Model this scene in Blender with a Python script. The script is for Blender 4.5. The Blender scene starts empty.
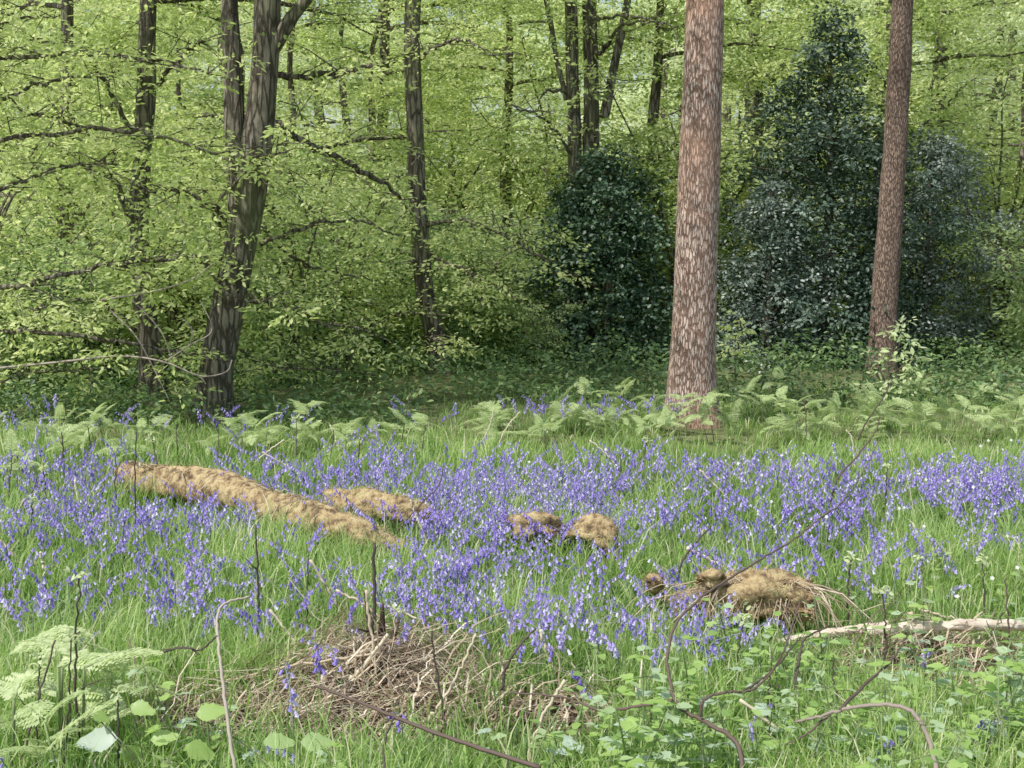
import bpy, math
import numpy as np
from mathutils import Vector
R = np.random.default_rng(7)
scene = bpy.context.scene
COL = scene.collection

# ------------------------------------------------------------------ camera
FPX, W, H = 1236.0, 1024, 768
CAMH, PITCH = 1.5, math.radians(7.1)
cam = bpy.data.cameras.new('camera'); cam.sensor_width = 36; cam.lens = FPX / W * 36
cam.clip_start = 0.05; cam.clip_end = 500
co = bpy.data.objects.new('camera', cam); COL.objects.link(co)
co.location = (0, 0, CAMH); co.rotation_euler = (math.pi / 2 - PITCH, 0, 0)
scene.camera = co
FW = np.array([0, math.cos(PITCH), -math.sin(PITCH)]); UP = np.array([0, math.sin(PITCH), math.cos(PITCH)])

def ray(px, py):
    return FW + np.array([1., 0, 0]) * (px - W / 2) / FPX + UP * (H / 2 - py) / FPX
def at(px, py, Y):                       # point seen at this pixel, Y metres into the wood
    d = ray(px, py); return np.array([0, 0, CAMH]) + d * (Y / d[1])
def gnd(px, py, z=0.0):                  # point on the level z seen at this pixel
    d = ray(px, py); return np.array([0, 0, CAMH]) + d * ((z - CAMH) / d[2])
def proj(p):
    q = p - np.array([0, 0, CAMH]); dep = q @ FW
    return W / 2 + FPX * q[..., 0] / dep, H / 2 - FPX * (q @ UP) / dep

# ------------------------------------------------------------------ materials
def nodes_of(name):
    m = bpy.data.materials.new(name); m.use_nodes = True
    nt = m.node_tree; nt.nodes.clear(); return m, nt
def N(nt, t, **kw):
    n = nt.nodes.new(t)
    for k, v in kw.items(): setattr(n, k, v)
    return n
def ramp(nt, stops, fac):
    r = N(nt, 'ShaderNodeValToRGB'); e = r.color_ramp.elements
    while len(e) < len(stops): e.new(0.5)
    for i, (p, c) in enumerate(stops): e[i].position = p; e[i].color = (*c, 1)
    nt.links.new(fac, r.inputs[0]); return r.outputs[0]
def leafmat(name, stops, transl=0.4, rough=0.5, spec=0.3, tcol=1.4):
    m, nt = nodes_of(name); L = nt.links.new
    a = N(nt, 'ShaderNodeAttribute', attribute_name='tint')
    c = ramp(nt, stops, a.outputs['Fac'])
    p = N(nt, 'ShaderNodeBsdfPrincipled'); L(c, p.inputs['Base Color'])
    p.inputs['Roughness'].default_value = rough; p.inputs['Specular IOR Level'].default_value = spec
    t = N(nt, 'ShaderNodeBsdfTranslucent')
    hs = N(nt, 'ShaderNodeHueSaturation'); hs.inputs['Value'].default_value = tcol; hs.inputs['Saturation'].default_value = 1.08
    L(c, hs.inputs['Color']); L(hs.outputs[0], t.inputs['Color'])
    mx = N(nt, 'ShaderNodeMixShader'); mx.inputs[0].default_value = transl
    L(p.outputs[0], mx.inputs[1]); L(t.outputs[0], mx.inputs[2])
    o = N(nt, 'ShaderNodeOutputMaterial'); L(mx.outputs[0], o.inputs[0])
    return m
def roughmat(name, stops, scale=(20, 20, 20), noise=1.0, bump=0.4, dist=0.02, detail=6, voro=0, vstops=None, rough=0.9, stain=None):
    """noise coloured bark, soil or moss; voro adds bark plates with dark cracks"""
    m, nt = nodes_of(name); L = nt.links.new
    tc = N(nt, 'ShaderNodeTexCoord'); mp = N(nt, 'ShaderNodeMapping'); mp.inputs['Scale'].default_value = scale
    L(tc.outputs['Object'], mp.inputs[0])
    n1 = N(nt, 'ShaderNodeTexNoise'); n1.inputs['Scale'].default_value = noise; n1.inputs['Detail'].default_value = detail
    n1.inputs['Roughness'].default_value = 0.65
    L(mp.outputs[0], n1.inputs['Vector'])
    col = ramp(nt, stops, n1.outputs['Fac']); hgt = n1.outputs['Fac']
    if voro:
        ad = N(nt, 'ShaderNodeMixRGB', blend_type='ADD'); ad.inputs[0].default_value = 0.9
        L(mp.outputs[0], ad.inputs[1]); L(n1.outputs['Color'], ad.inputs[2])
        v = N(nt, 'ShaderNodeTexVoronoi', feature='DISTANCE_TO_EDGE'); v.inputs['Scale'].default_value = voro
        L(ad.outputs[0], v.inputs['Vector'])
        crack = ramp(nt, [(0.0, (0, 0, 0)), (0.16, (1, 1, 1))], v.outputs['Distance'])
        v2 = N(nt, 'ShaderNodeTexVoronoi', feature='F1'); v2.inputs['Scale'].default_value = voro
        L(ad.outputs[0], v2.inputs['Vector'])
        bw = N(nt, 'ShaderNodeRGBToBW'); L(v2.outputs['Color'], bw.inputs[0])
        pc = N(nt, 'ShaderNodeMixRGB', blend_type='MULTIPLY'); pc.inputs[0].default_value = 0.35
        L(col, pc.inputs[1]); L(bw.outputs[0], pc.inputs[2])
        mm = N(nt, 'ShaderNodeMixRGB'); L(crack, mm.inputs[0]); mm.inputs[1].default_value = (*vstops, 1); L(pc.outputs[0], mm.inputs[2])
        col = mm.outputs[0]
        mh = N(nt, 'ShaderNodeMath', operation='MULTIPLY_ADD'); L(n1.outputs['Fac'], mh.inputs[0]); mh.inputs[1].default_value = 0.6
        L(crack, mh.inputs[2]); hgt = mh.outputs[0]
    if stain:
        n2 = N(nt, 'ShaderNodeTexNoise'); n2.inputs['Scale'].default_value = stain[0]; n2.inputs['Detail'].default_value = 4
        L(tc.outputs['Object'], n2.inputs['Vector'])
        f = ramp(nt, [(stain[2], (0, 0, 0)), (stain[3], (1, 1, 1))], n2.outputs['Fac'])
        mm = N(nt, 'ShaderNodeMixRGB'); L(f, mm.inputs[0]); L(col, mm.inputs[1]); mm.inputs[2].default_value = (*stain[1], 1); col = mm.outputs[0]
    b = N(nt, 'ShaderNodeBump'); b.inputs['Strength'].default_value = bump; b.inputs['Distance'].default_value = dist
    L(hgt, b.inputs['Height'])
    p = N(nt, 'ShaderNodeBsdfPrincipled'); p.inputs['Roughness'].default_value = rough; p.inputs['Specular IOR Level'].default_value = 0.15
    L(col, p.inputs['Base Color']); L(b.outputs[0], p.inputs['Normal'])
    o = N(nt, 'ShaderNodeOutputMaterial'); L(p.outputs[0], o.inputs[0])
    return m

M = dict(
 oakleaf=leafmat('young_oak_leaf', [(0, (.18, .25, .08)), (.5, (.43, .54, .155)), (1, (.72, .79, .34))], .5, .5, .25),
 hazel=leafmat('hazel_leaf', [(0, (.13, .21, .075)), (.6, (.30, .43, .145)), (1, (.51, .62, .25))], .5),
 haze_leaf=leafmat('far_haze_leaf', [(0, (.39, .47, .22)), (.5, (.62, .71, .34)), (1, (.84, .89, .53))], .5),  # paler copy of the leaf greens, distance haze put into the colour
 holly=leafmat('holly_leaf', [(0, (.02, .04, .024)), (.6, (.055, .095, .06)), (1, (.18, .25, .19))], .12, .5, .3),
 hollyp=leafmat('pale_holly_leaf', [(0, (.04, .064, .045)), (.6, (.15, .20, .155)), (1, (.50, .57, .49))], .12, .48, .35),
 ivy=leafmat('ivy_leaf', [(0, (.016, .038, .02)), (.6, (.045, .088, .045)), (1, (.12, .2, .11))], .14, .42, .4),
 grass=leafmat('grass_blade', [(0, (.05, .105, .025)), (.45, (.205, .36, .07)), (.8, (.39, .53, .15)), (1, (.66, .63, .40))], .45, .45, .35),
 fern=leafmat('bracken_frond', [(0, (.20, .30, .08)), (.6, (.42, .53, .22)), (1, (.64, .71, .39))], .42, .5, .3),
 fstem=leafmat('bracken_stem', [(0, (.05, .055, .025)), (1, (.2, .28, .1))], 0, .6, .3),
 bell=leafmat('bluebell_petal', [(0, (.11, .07, .42)), (.35, (.255, .18, .66)), (.65, (.41, .32, .80)), (1, (.76, .73, .92))], .38, .5, .3, 1.1),
 bstem=leafmat('bluebell_stem', [(0, (.14, .2, .09)), (1, (.2, .2, .3))], .1),
 bleaf=leafmat('bluebell_leaf', [(0, (.10, .2, .05)), (1, (.28, .42, .13))], .35, .3, .5),
 nettle=leafmat('nettle_leaf', [(0, (.16, .29, .06)), (.5, (.32, .49, .11)), (.75, (.36, .49, .24)), (1, (.44, .56, .43))], .42, .42, .45),
 cover=leafmat('woodland_herb', [(0, (.04, .085, .03)), (.7, (.12, .21, .06)), (1, (.25, .36, .12))], .3),  # dark greens carry the tree shade on the wood floor
 white=leafmat('white_petal', [(0, (.75, .76, .7)), (1, (.85, .85, .8))], .3),
 dead=leafmat('dead_bracken', [(0, (.06, .042, .03)), (.35, (.24, .17, .105)), (.7, (.50, .40, .26)), (1, (.76, .68, .50))], .12, .7, .2),
 moss=leafmat('dry_moss', [(0, (.12, .08, .04)), (.35, (.34, .23, .10)), (.75, (.53, .41, .19)), (1, (.42, .44, .13))], .25, .8, .1),
 twig=leafmat('dark_twig', [(0, (.035, .025, .02)), (.5, (.10, .065, .05)), (1, (.42, .36, .29))], 0, .7, .25),
 oakbark=roughmat('oak_bark', [(.3, (.10, .085, .062)), (.55, (.235, .205, .15)), (.75, (.36, .325, .25))], (18, 18, 3.2), 1.6, .9, .03, voro=1.2, vstops=(.055, .044, .032), stain=(1.6, (.17, .18, .085), .5, .75)),
 pinebark=roughmat('pine_bark', [(.30, (.36, .20, .14)), (.48, (.68, .48, .38)), (.70, (.90, .79, .69))], (36, 36, 7.5), 1.7, 1.0, .03, voro=1.5, vstops=(.27, .135, .09), stain=(1.1, (.56, .33, .23), .48, .62)),
 larchbark=roughmat('brown_pine_bark', [(.3, (.17, .105, .075)), (.52, (.33, .225, .165)), (.75, (.46, .355, .28))], (46, 46, 10), 1.7, .9, .025, voro=1.5, vstops=(.085, .052, .04)),
 soil=roughmat('woodland_soil', [(.3, (.045, .045, .022)), (.5, (.10, .12, .04)), (.7, (.17, .16, .08))], (3, 3, 3), 2.5, .6, .04, 8),
 mossbase=roughmat('mossy_wood', [(.34, (.04, .028, .018)), (.43, (.17, .11, .055)), (.52, (.37, .26, .12)), (.62, (.46, .37, .185)), (.74, (.30, .31, .09))], (18, 18, 18), 1.2, .9, .03, 8),
 litter=roughmat('leaf_litter', [(.3, (.035, .024, .017)), (.5, (.11, .075, .05)), (.7, (.25, .185, .12))], (22, 22, 22), 1.4, .9, .04, 8),
 pole=roughmat('pale_dead_bark', [(.3, (.34, .27, .2)), (.55, (.6, .51, .39)), (.75, (.74, .67, .55))], (8, 8, 8), 2.2, .5, .006),
 rot_shade=roughmat('dark_rot_and_shade', [(.3, (.02, .014, .01)), (.55, (.075, .048, .032)), (.75, (.17, .115, .075))], (20, 20, 20), 1.5, 1, .03),  # rotten wood, also painted shade on the log end and stump hollow
)

# ------------------------------------------------------------------ mesh helpers
class MB:
    def __init__(s): s.V = []; s.F = []; s.T = []; s.n = 0
    def add(s, V, F, t=0.5):
        V = np.asarray(V, float).reshape(-1, 3)
        s.V.append(V); s.T.append(np.broadcast_to(np.asarray(t, float), (len(V),)).copy())
        for f in (F if isinstance(F, list) else [F]):
            if len(f): s.F.append(np.asarray(f, int) + s.n)
        s.n += len(V)
    def mesh(s, name, mat, smooth=True):
        me = bpy.data.meshes.new(name)
        if s.n:
            V = np.concatenate(s.V)
            ks = [f.shape[1] for f in s.F]
            tot = np.concatenate([np.full(len(f), k, np.int32) for f, k in zip(s.F, ks)])
            idx = np.concatenate([f.ravel() for f in s.F]).astype(np.int32)
            st = np.concatenate([[0], np.cumsum(tot)[:-1]]).astype(np.int32)
            me.vertices.add(len(V)); me.vertices.foreach_set('co', V.astype(np.float32).ravel())
            me.loops.add(len(idx)); me.loops.foreach_set('vertex_index', idx)
            me.polygons.add(len(tot)); me.polygons.foreach_set('loop_start', st); me.polygons.foreach_set('loop_total', tot)
            if smooth: me.polygons.foreach_set('use_smooth', np.ones(len(tot), bool))
            a = me.attributes.new('tint', 'FLOAT', 'POINT'); a.data.foreach_set('value', np.concatenate(s.T).astype(np.float32))
            me.update(calc_edges=True)
        me.materials.append(M[mat]); return me
    def build(s, name, mat, parent=None, smooth=True, rel=None):
        o = bpy.data.objects.new(name, s.mesh(name, mat, smooth)); COL.objects.link(o)
        if parent is not None:
            o.parent = parent
            if rel is None: o.data.transform(__import__('mathutils').Matrix.Translation(-parent.location))
        return o
def tag(o, label=None, cat=None, group=None, kind=None):
    for k, v in (('label', label), ('category', cat), ('group', group), ('kind', kind)):
        if v: o[k] = v
    return o
def empty(name, loc, label=None, cat=None, group=None):
    o = bpy.data.objects.new(name, None); COL.objects.link(o); o.location = [float(v) for v in loc]; o.empty_display_size = .1
    return tag(o, label, cat, group)
def copy_tree(o, parent=None):
    c = o.copy(); COL.objects.link(c); c.parent = parent
    for ch in list(o.children): copy_tree(ch, c)
    return c
def set_label(o, label, group=None):
    o['label'] = label
    if group: o['group'] = group
    elif 'group' in o: del o['group']
def unit(v): return v / np.maximum(np.linalg.norm(v, axis=-1, keepdims=True), 1e-9)

def smooth_path(P, n):
    P = np.asarray(P, float); k = len(P)
    if k < 3: 
        t = np.linspace(0, 1, n)[:, None]; return P[0] * (1 - t) + P[-1] * t
    ext = np.vstack([2 * P[0] - P[1], P, 2 * P[-1] - P[-2]])
    out = []
    for u in np.linspace(0, k - 1 - 1e-9, n):
        i = int(u); t = u - i; a, b, c, d = ext[i:i + 4]
        out.append(.5 * ((2 * b) + (c - a) * t + (2 * a - 5 * b + 4 * c - d) * t * t + (3 * b - a - 3 * c + d) * t ** 3))
    return np.array(out)
def tube(mb, P, r, sides=6, t=0.5, lump=0.0, rng=R, cap=True):
    P = np.asarray(P, float); n = len(P); r = np.broadcast_to(np.asarray(r, float), (n,))
    T = unit(np.gradient(P, axis=0)); a = np.array([0, 0, 1.]) if abs(T[0, 2]) < .8 else np.array([1., 0, 0])
    U = unit(np.cross(T, a)); Vv = np.cross(T, U)
    th = np.arange(sides) / sides * 2 * math.pi
    rr = r[:, None] * np.ones((1, sides))
    if lump:
        zz = np.cumsum(np.r_[0, np.linalg.norm(np.diff(P, axis=0), axis=1)])
        k = np.zeros_like(rr)
        for _ in range(7):
            f1, f2, ph = rng.integers(1, 7), rng.uniform(1, 9), rng.uniform(0, 6.3)
            k += np.sin(f1 * th[None] + f2 * zz[:, None] + ph) / (1 + .4 * f1)
        rr = rr * (1 + lump * k)
    X = P[:, None] + rr[..., None] * (np.cos(th)[None, :, None] * U[:, None] + np.sin(th)[None, :, None] * Vv[:, None])
    i = np.arange(n - 1)[:, None]; j = np.arange(sides)[None]
    q = np.stack([i * sides + j, i * sides + (j + 1) % sides, (i + 1) * sides + (j + 1) % sides, (i + 1) * sides + j], -1).reshape(-1, 4)
    F = [q]
    if cap: F += [np.arange(sides)[None, ::-1], (np.arange(sides) + (n - 1) * sides)[None]]
    tt = np.broadcast_to(np.asarray(t, float), (n,)); mb.add(X.reshape(-1, 3), F, np.repeat(tt, sides))
# leaf outline templates: x across, y along, z up
LEAF6 = (np.array([[0, 0, 0], [-.5, .35, .12], [-.38, .72, .08], [0, 1, -.06], [.38, .72, .08], [.5, .35, .12]]), np.array([[0, 3, 2, 1], [0, 5, 4, 3]]))
LEAF4 = (np.array([[0, 0, 0], [-.5, .5, .12], [0, 1, 0], [.5, .5, .12]]), np.array([[0, 2, 1], [0, 3, 2]]))
def toothed(n=7):
    y = np.linspace(0, 1, n); w = .5 * np.sin(np.pi * np.clip(y, 0, 1) ** .62) ** .9
    V = []; 
    for i in range(n): V.append([0, y[i], -.10 * y[i] ** 2])
    for s in (-1, 1):
        for i in range(n): V.append([s * w[i], y[i] + (.05 if i % 2 else -.03) * (0 < i < n - 1), .10 * w[i] * 2 - .12 * y[i] ** 2])
        for i in range(n - 1): V.append([s * (w[i] * .5 + w[i + 1] * .5) * .86, (y[i] + y[i + 1]) / 2 + .02, .14 * w[i] - .1 * y[i] ** 2])
    F3 = []
    for k, s in enumerate((-1, 1)):
        o = n + k * (2 * n - 1); p = o + n
        for i in range(n - 1):
            for tri in ((i, o + i, p + i), (i, p + i, i + 1), (i + 1, p + i, o + i + 1)):
                F3.append(tri if s > 0 else tri[::-1])
    return np.array(V), np.array(F3)
TOOTH = toothed()
def leaves(mb, P, D, Nn, L, wr=0.55, t=0.5, tpl=LEAF6):
    P = np.asarray(P); D = unit(np.asarray(D)); X = unit(np.cross(D, Nn)); Z = np.cross(X, D)
    L = np.broadcast_to(np.asarray(L, float), (len(P),)); tv, tf = tpl
    wr = np.broadcast_to(np.asarray(wr, float), (len(P),))
    V = P[:, None] + L[:, None, None] * (tv[None, :, 0:1] * wr[:, None, None] * X[:, None] + tv[None, :, 1:2] * D[:, None] + tv[None, :, 2:3] * wr[:, None, None] * Z[:, None])
    k = len(tv); F = (tf[None] + (np.arange(len(P)) * k)[:, None, None]).reshape(-1, tf.shape[1])
    mb.add(V.reshape(-1, 3), F, np.repeat(np.broadcast_to(np.asarray(t, float), (len(P),)), k))
def sprays(mb, C, n, rad, L, rng, flat=.2, tilt=.6, wr=.43, droop=.25, tbase=None, tpl=LEAF6):
    """leafy sprays: flattish layered clumps of n leaves round each centre"""
    C = np.asarray(C, float); m = len(C)
    if not m: return
    rad = np.broadcast_to(np.asarray(rad, float), (m,)); k = m * n
    ci = np.repeat(np.arange(m), n); az = rng.uniform(0, 2 * math.pi, k); q = rng.uniform(0, 1, k) ** .55
    r = q * rad[ci]; tiltdir = rng.normal(0, .28, (m, 2))
    off = np.stack([np.cos(az) * r, np.sin(az) * r, np.zeros(k)], -1)
    off[:, 2] = rng.normal(0, flat, k) * rad[ci] * .6 + (tiltdir[ci] * off[:, :2]).sum(1) - droop * q * r
    D = off * np.array([1, 1, .4]) + rng.normal(0, .35, (k, 3)) * rad[ci][:, None] * .8; D[:, 2] -= .1 * rad[ci]
    Nn = np.array([0, 0, 1.]) + rng.normal(0, tilt, (k, 3))
    tb = np.clip(rng.normal(.48, .27, m), 0, 1) if tbase is None else np.asarray(tbase)
    t = np.clip(np.broadcast_to(tb, (m,))[ci] + rng.normal(0, .17, k), 0, 1)
    leaves(mb, C[ci] + off, D, Nn, L * rng.uniform(.65, 1.25, k), wr, t, tpl)

# ------------------------------------------------------------------ world and sun
SUN = unit(np.array([-.48, -.42, .98]))
el = math.asin(SUN[2]); azim = math.atan2(SUN[0], SUN[1])
wd = bpy.data.worlds.new('World'); scene.world = wd; wd.use_nodes = True; nt = wd.node_tree; nt.nodes.clear()
sk = N(nt, 'ShaderNodeTexSky'); sk.sky_type = 'NISHITA'; sk.sun_disc = False; sk.sun_elevation = el; sk.sun_rotation = azim
sk.air_density = 1.2; sk.dust_density = 2.5
bg = N(nt, 'ShaderNodeBackground'); bg.inputs[1].default_value = .15
ow = N(nt, 'ShaderNodeOutputWorld'); nt.links.new(sk.outputs[0], bg.inputs[0]); nt.links.new(bg.outputs[0], ow.inputs[0])
sl = bpy.data.lights.new('sun', 'SUN'); sl.energy = 5.0; sl.angle = math.radians(.9); sl.color = (1, .97, .92)
so = bpy.data.objects.new('sun', sl); COL.objects.link(so); so.location = (-6, -3, 12)
so.rotation_euler = Vector(SUN).to_track_quat('Z', 'Y').to_euler()
scene.view_settings.view_transform = 'Standard'; scene.view_settings.look = 'None'; scene.view_settings.exposure = 0; scene.view_settings.gamma = 1.24
scene.render.resolution_x = W; scene.render.resolution_y = H
scene.cycles.max_bounces = 7; scene.cycles.diffuse_bounces = 5; scene.cycles.transmission_bounces = 6; scene.cycles.transparent_max_bounces = 8

# ------------------------------------------------------------------ ground
def hgt(x, y): return .035 * np.sin(x * 1.3 + .5) * np.sin(y * .9) + .03 * np.sin(x * .6 - y * .45 + 1)
mb = MB()
gx = np.r_[-150, -60, np.linspace(-25, 25, 126), 60, 150]; gy = np.r_[-60, -10, np.linspace(0, 40, 101), 80, 200]
X, Y = np.meshgrid(gx, gy); Z = hgt(X, Y) * ((abs(X) < 26) & (Y > -1) & (Y < 41))
n, m_ = X.shape; i = np.arange(n - 1)[:, None]; j = np.arange(m_ - 1)[None]
q = np.stack([i * m_ + j, i * m_ + j + 1, (i + 1) * m_ + j + 1, (i + 1) * m_ + j], -1).reshape(-1, 4)
mb.add(np.stack([X, Y, Z], -1), q); tag(mb.build('ground', 'soil'), kind='structure')
def onground(p): p = np.array(p, float); p[2] = hgt(p[0], p[1]); return p

# ------------------------------------------------------------------ trees
def branch(tb, cs, P0, az, L, r0, rng, rise=.35, droop=.25, sub=5, nsp=2, start=.25):
    """one limb with side shoots: wood into tb, spray centres into cs"""
    n = 9; s = np.linspace(0, 1, n); w = rng.normal(0, .06, (n, 2)).cumsum(0) * L * .35
    d = np.array([math.cos(az), math.sin(az)]); P = np.zeros((n, 3))
    P[:, :2] = P0[:2] + d * (s * L)[:, None] + w * s[:, None]; P[:, 2] = P0[2] + L * (rise * s - droop * s ** 2) + rng.normal(0, .02, n) * L * s
    P[:, 2] = np.maximum(P[:, 2], .25); P[0] = P0
    tube(tb, P, r0 * (1 - s * .88) + .003, 5, cap=False)
    for u in np.linspace(start, 1, sub):
        a = P[min(int(u * (n - 1)), n - 1)]; sl_ = L * rng.uniform(.18, .42) * (1.15 - .6 * u)
        for side in ((-1, 1) if u < .98 else (0,)):
            aa = az + side * rng.uniform(.5, 1.1) + rng.normal(0, .15); e = a + np.array([math.cos(aa), math.sin(aa), rng.uniform(-.15, .3)]) * sl_
            mid = (a + e) / 2 + np.array([0, 0, .04 * sl_]) ; tube(tb, [a, mid, e], [r0 * .28 * (1.1 - u) + .003, r0 * .18 * (1.1 - u) + .003, .002], 4, cap=False)
            for q_ in np.linspace(.35, 1, nsp): cs.append(a * (1 - q_) + e * q_ + rng.normal(0, .05, 3))
    cs.append(P[-1])
def oak_meshes(seed, Ht, r0, nb, Lb, n, rad, leaf, low=.12, mat='oakleaf'):
    rng = np.random.default_rng(seed); tb = MB(); cs = []
    k = 12; s = np.linspace(0, 1, k); P = np.stack([rng.normal(0, .09, k).cumsum() * s, rng.normal(0, .09, k).cumsum() * s, s * Ht], -1); P[0, :2] = 0
    Ps = smooth_path(P, 40); tube(tb, Ps, r0 * (1 - np.linspace(0, 1, 40) * .85) * (1 + .5 * np.exp(-np.linspace(0, 1, 40) * 30)), 10, lump=.05, rng=rng)
    for u in np.sort(rng.uniform(low, .97, nb)):
        p = Ps[int(u * 39)]; L = Lb * (1.05 - .55 * u) * rng.uniform(.6, 1.2)
        branch(tb, cs, p, rng.uniform(0, 6.3), L, r0 * .35 * (1.1 - u * .7), rng, rng.uniform(.1, .5), rng.uniform(.15, .4))
    lb = MB(); sprays(lb, cs, n, rad * rng.uniform(.7, 1.3, len(cs)), leaf, rng)
    return tb.mesh('trunk', 'oakbark'), lb.mesh('crown', mat, False), len(cs)
def shrub_meshes(seed, Ht, ns, n, rad, leaf, mat='hazel', spread=.5):
    rng = np.random.default_rng(seed); tb = MB(); cs = []
    for k in range(ns):
        az = rng.uniform(0, 6.3); h = Ht * rng.uniform(.6, 1.05); s = np.linspace(0, 1, 8)
        P = np.stack([np.cos(az) * spread * h * s ** 1.6, np.sin(az) * spread * h * s ** 1.6, h * (s - .12 * s ** 3)], -1) + rng.normal(0, .03, (8, 3)) * s[:, None]
        P[:, :2] += rng.normal(0, .1, 2); tube(tb, P, .022 * (1 - s * .85) + .002, 5, cap=False)
        for u in np.linspace(.12, 1, 9):
            a = P[int(u * 7)]
            for _ in range(2):
                e = a + np.array([*rng.normal(0, .32, 2), rng.uniform(-.1, .2)]) * (1.1 - .4 * u); tube(tb, [a, (a + e) / 2 + [0, 0, .03], e], [.007, .005, .002], 4, cap=False); cs.append(e)
    lb = MB(); sprays(lb, cs, n, rad, leaf, rng, tilt=.6)
    return tb.mesh('stem', 'oakbark'), lb.mesh('crown', mat, False)
def thing2(name, loc, parts, label, cat, group=None, rz=0, sc=1):
    o = empty(name, loc, label, cat, group); o.rotation_euler.z = rz; o.scale = (sc,) * 3
    for nm, me in parts:
        c = bpy.data.objects.new(nm, me); COL.objects.link(c); c.parent = o
    return o

# --- trees whose trunks the photo shows, their limbs traced one by one
def hero(name, label, cat, Y, stems, limbs=(), bark='oakbark', leaf=.052, lmat='oakleaf', n=44, rad=.26, top=6.2, crown_low=3.6, nb=14, Lb=2.6, seed=0, sides=20, lump=.05, twig=True, extra=(), droop=.25, rr=None):
    """stems: [[(px, py, width_px) ...]] from the foot up; limbs: [([(px, py, Y) ...], r0, sprays, radius)]"""
    rng = np.random.default_rng(seed + 100); tb = MB(); cs = []; rads = []
    p0 = gnd_at(stems[0][0][0], Y); root = empty(name, p0, label, cat)
    for si, st in enumerate(stems):
        P = [at(a, b, Y) for a, b, w in st]; r = [w / FPX * Y / 2 for a, b, w in st]
        if si == 0: P[0] = p0 - [0, 0, .1]
        d = unit(P[-1] - P[-2]); hh = top * (1 if si == 0 else rng.uniform(.75, .95)) - P[-1][2]
        ne = max(2, int(hh / .8)); rl = r[-1]; base = P[-1]; wob = rng.normal(0, .04, (ne, 3)).cumsum(0); P += [base + d * hh * (q_ + 1) / ne + wob[q_] * [1, 1, 0] for q_ in range(ne)]; r += [rl * (1 - .8 * (q_ + 1) / ne) for q_ in range(ne)]
        k = 110; Ps = smooth_path(P, k); rs = smooth_path(np.c_[r, r, r], k)[:, 0]
        if si == 0: rs = rs * (1 + .3 * np.exp(-np.maximum(Ps[:, 2], 0) * 7))
        tube(tb, Ps, rs, sides, lump=lump, rng=rng)
        if nb:
            for u in np.linspace(0, 1, nb):
                z = crown_low + (top * .95 - crown_low) * u; i_ = int(np.argmin(abs(Ps[:, 2] - z)))
                branch(tb, cs, Ps[i_], rng.uniform(0, 6.3), Lb * rng.uniform(.6, 1.1) * (1.1 - .5 * u), rs[i_] * .45 + .005, rng, rng.uniform(.1, .4), rng.uniform(.1, .35), droop=droop)if False else branch(tb, cs, Ps[i_], rng.uniform(0, 6.3), Lb * rng.uniform(.6, 1.1) * (1.1 - .5 * u), rs[i_] * .45 + .005, rng, rng.uniform(.1, .4), rng.uniform(.1, .35))
    rads = [rad] * len(cs); lb = MB()
    if cs: sprays(lb, cs, n, np.array(rads) * rng.uniform(.7, 1.3, len(cs)), leaf, rng)
    for pts, r0, nspr, rd in limbs:
        P = smooth_path([at(*p) for p in pts], 26); P[1:-1] += rng.normal(0, .012, (24, 3))
        s = np.linspace(0, 1, 26); tube(tb, P, r0 * (1 - .75 * s) + .002, 6, lump=.05, rng=rng)
        c2 = []
        for u in np.sort(rng.uniform(.12, 1, nspr)):
            a = P[int(u * 25)]; e = a + rng.normal(0, 1, 3) * np.array([.34, .42, .17]) * (rd / .25)
            tube(tb, [a, (a + e) / 2 + [0, 0, .03], e], [max(r0 * .25, .004), .004, .0018], 4, cap=False); c2.append(e)
        if nspr: sprays(lb, c2, n, rd * rng.uniform(.7, 1.25, nspr), leaf, rng, tbase=rng.uniform(.3, .95, nspr))
    tb.build('trunk', bark, root)
    if lb.n: lb.build('crown', lmat, root, False)
    return root
def gnd_at(px, Y):
    x = (px - W / 2) / FPX * (Y * math.cos(PITCH) + CAMH * math.sin(PITCH)); return np.array([x, Y, hgt(x, Y)])

hero('oak_tree', 'large oak trunk forking low into two stems, left of centre at the wood edge', 'tree', 9.55,
     [[(213, 426, 42), (218, 360, 34), (236, 270, 33), (250, 185, 33), (262, 100, 28), (267, 0, 25)], [(240, 215, 22), (236, 150, 20), (233, 70, 18), (229, 0, 16)],
      [(270, 52, 16), (288, 22, 13), (306, 0, 11)]],
     [([(268, 118, 10.0), (300, 140, 9.9), (350, 165, 10.1), (385, 185, 10.6), (412, 215, 11.2)], .035, 9, .2),
      ([(262, 75, 10), (310, 76, 9.8), (345, 72, 9.6), (385, 62, 9.5)], .03, 12, .22),
      ([(240, 225, 10), (190, 195, 9.7), (165, 190, 9.4), (120, 200, 9.2)], .025, 14, .24),
      ([(245, 250, 10), (300, 230, 9.9), (350, 220, 10), (400, 235, 10.2)], .02, 16, .24),
      ([(232, 300, 10), (275, 305, 10.2), (330, 325, 10.4), (370, 330, 10.4)], .02, 16, .25),
      ([(245, 210, 10.1), (300, 262, 10.8), (370, 280, 11.4)], .02, 16, .26),
      ([(240, 240, 10), (215, 215, 9.5), (245, 170, 9.3), (290, 150, 9.3)], .018, 16, .2), ([(236, 280, 10), (200, 260, 9.6), (240, 300, 9.3), (290, 290, 9.3)], .016, 16, .2),
      ([(225, 340, 10.2), (270, 365, 10.6), (340, 370, 11.0)], .018, 16, .26)], seed=1, crown_low=3.3, nb=7)
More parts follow.
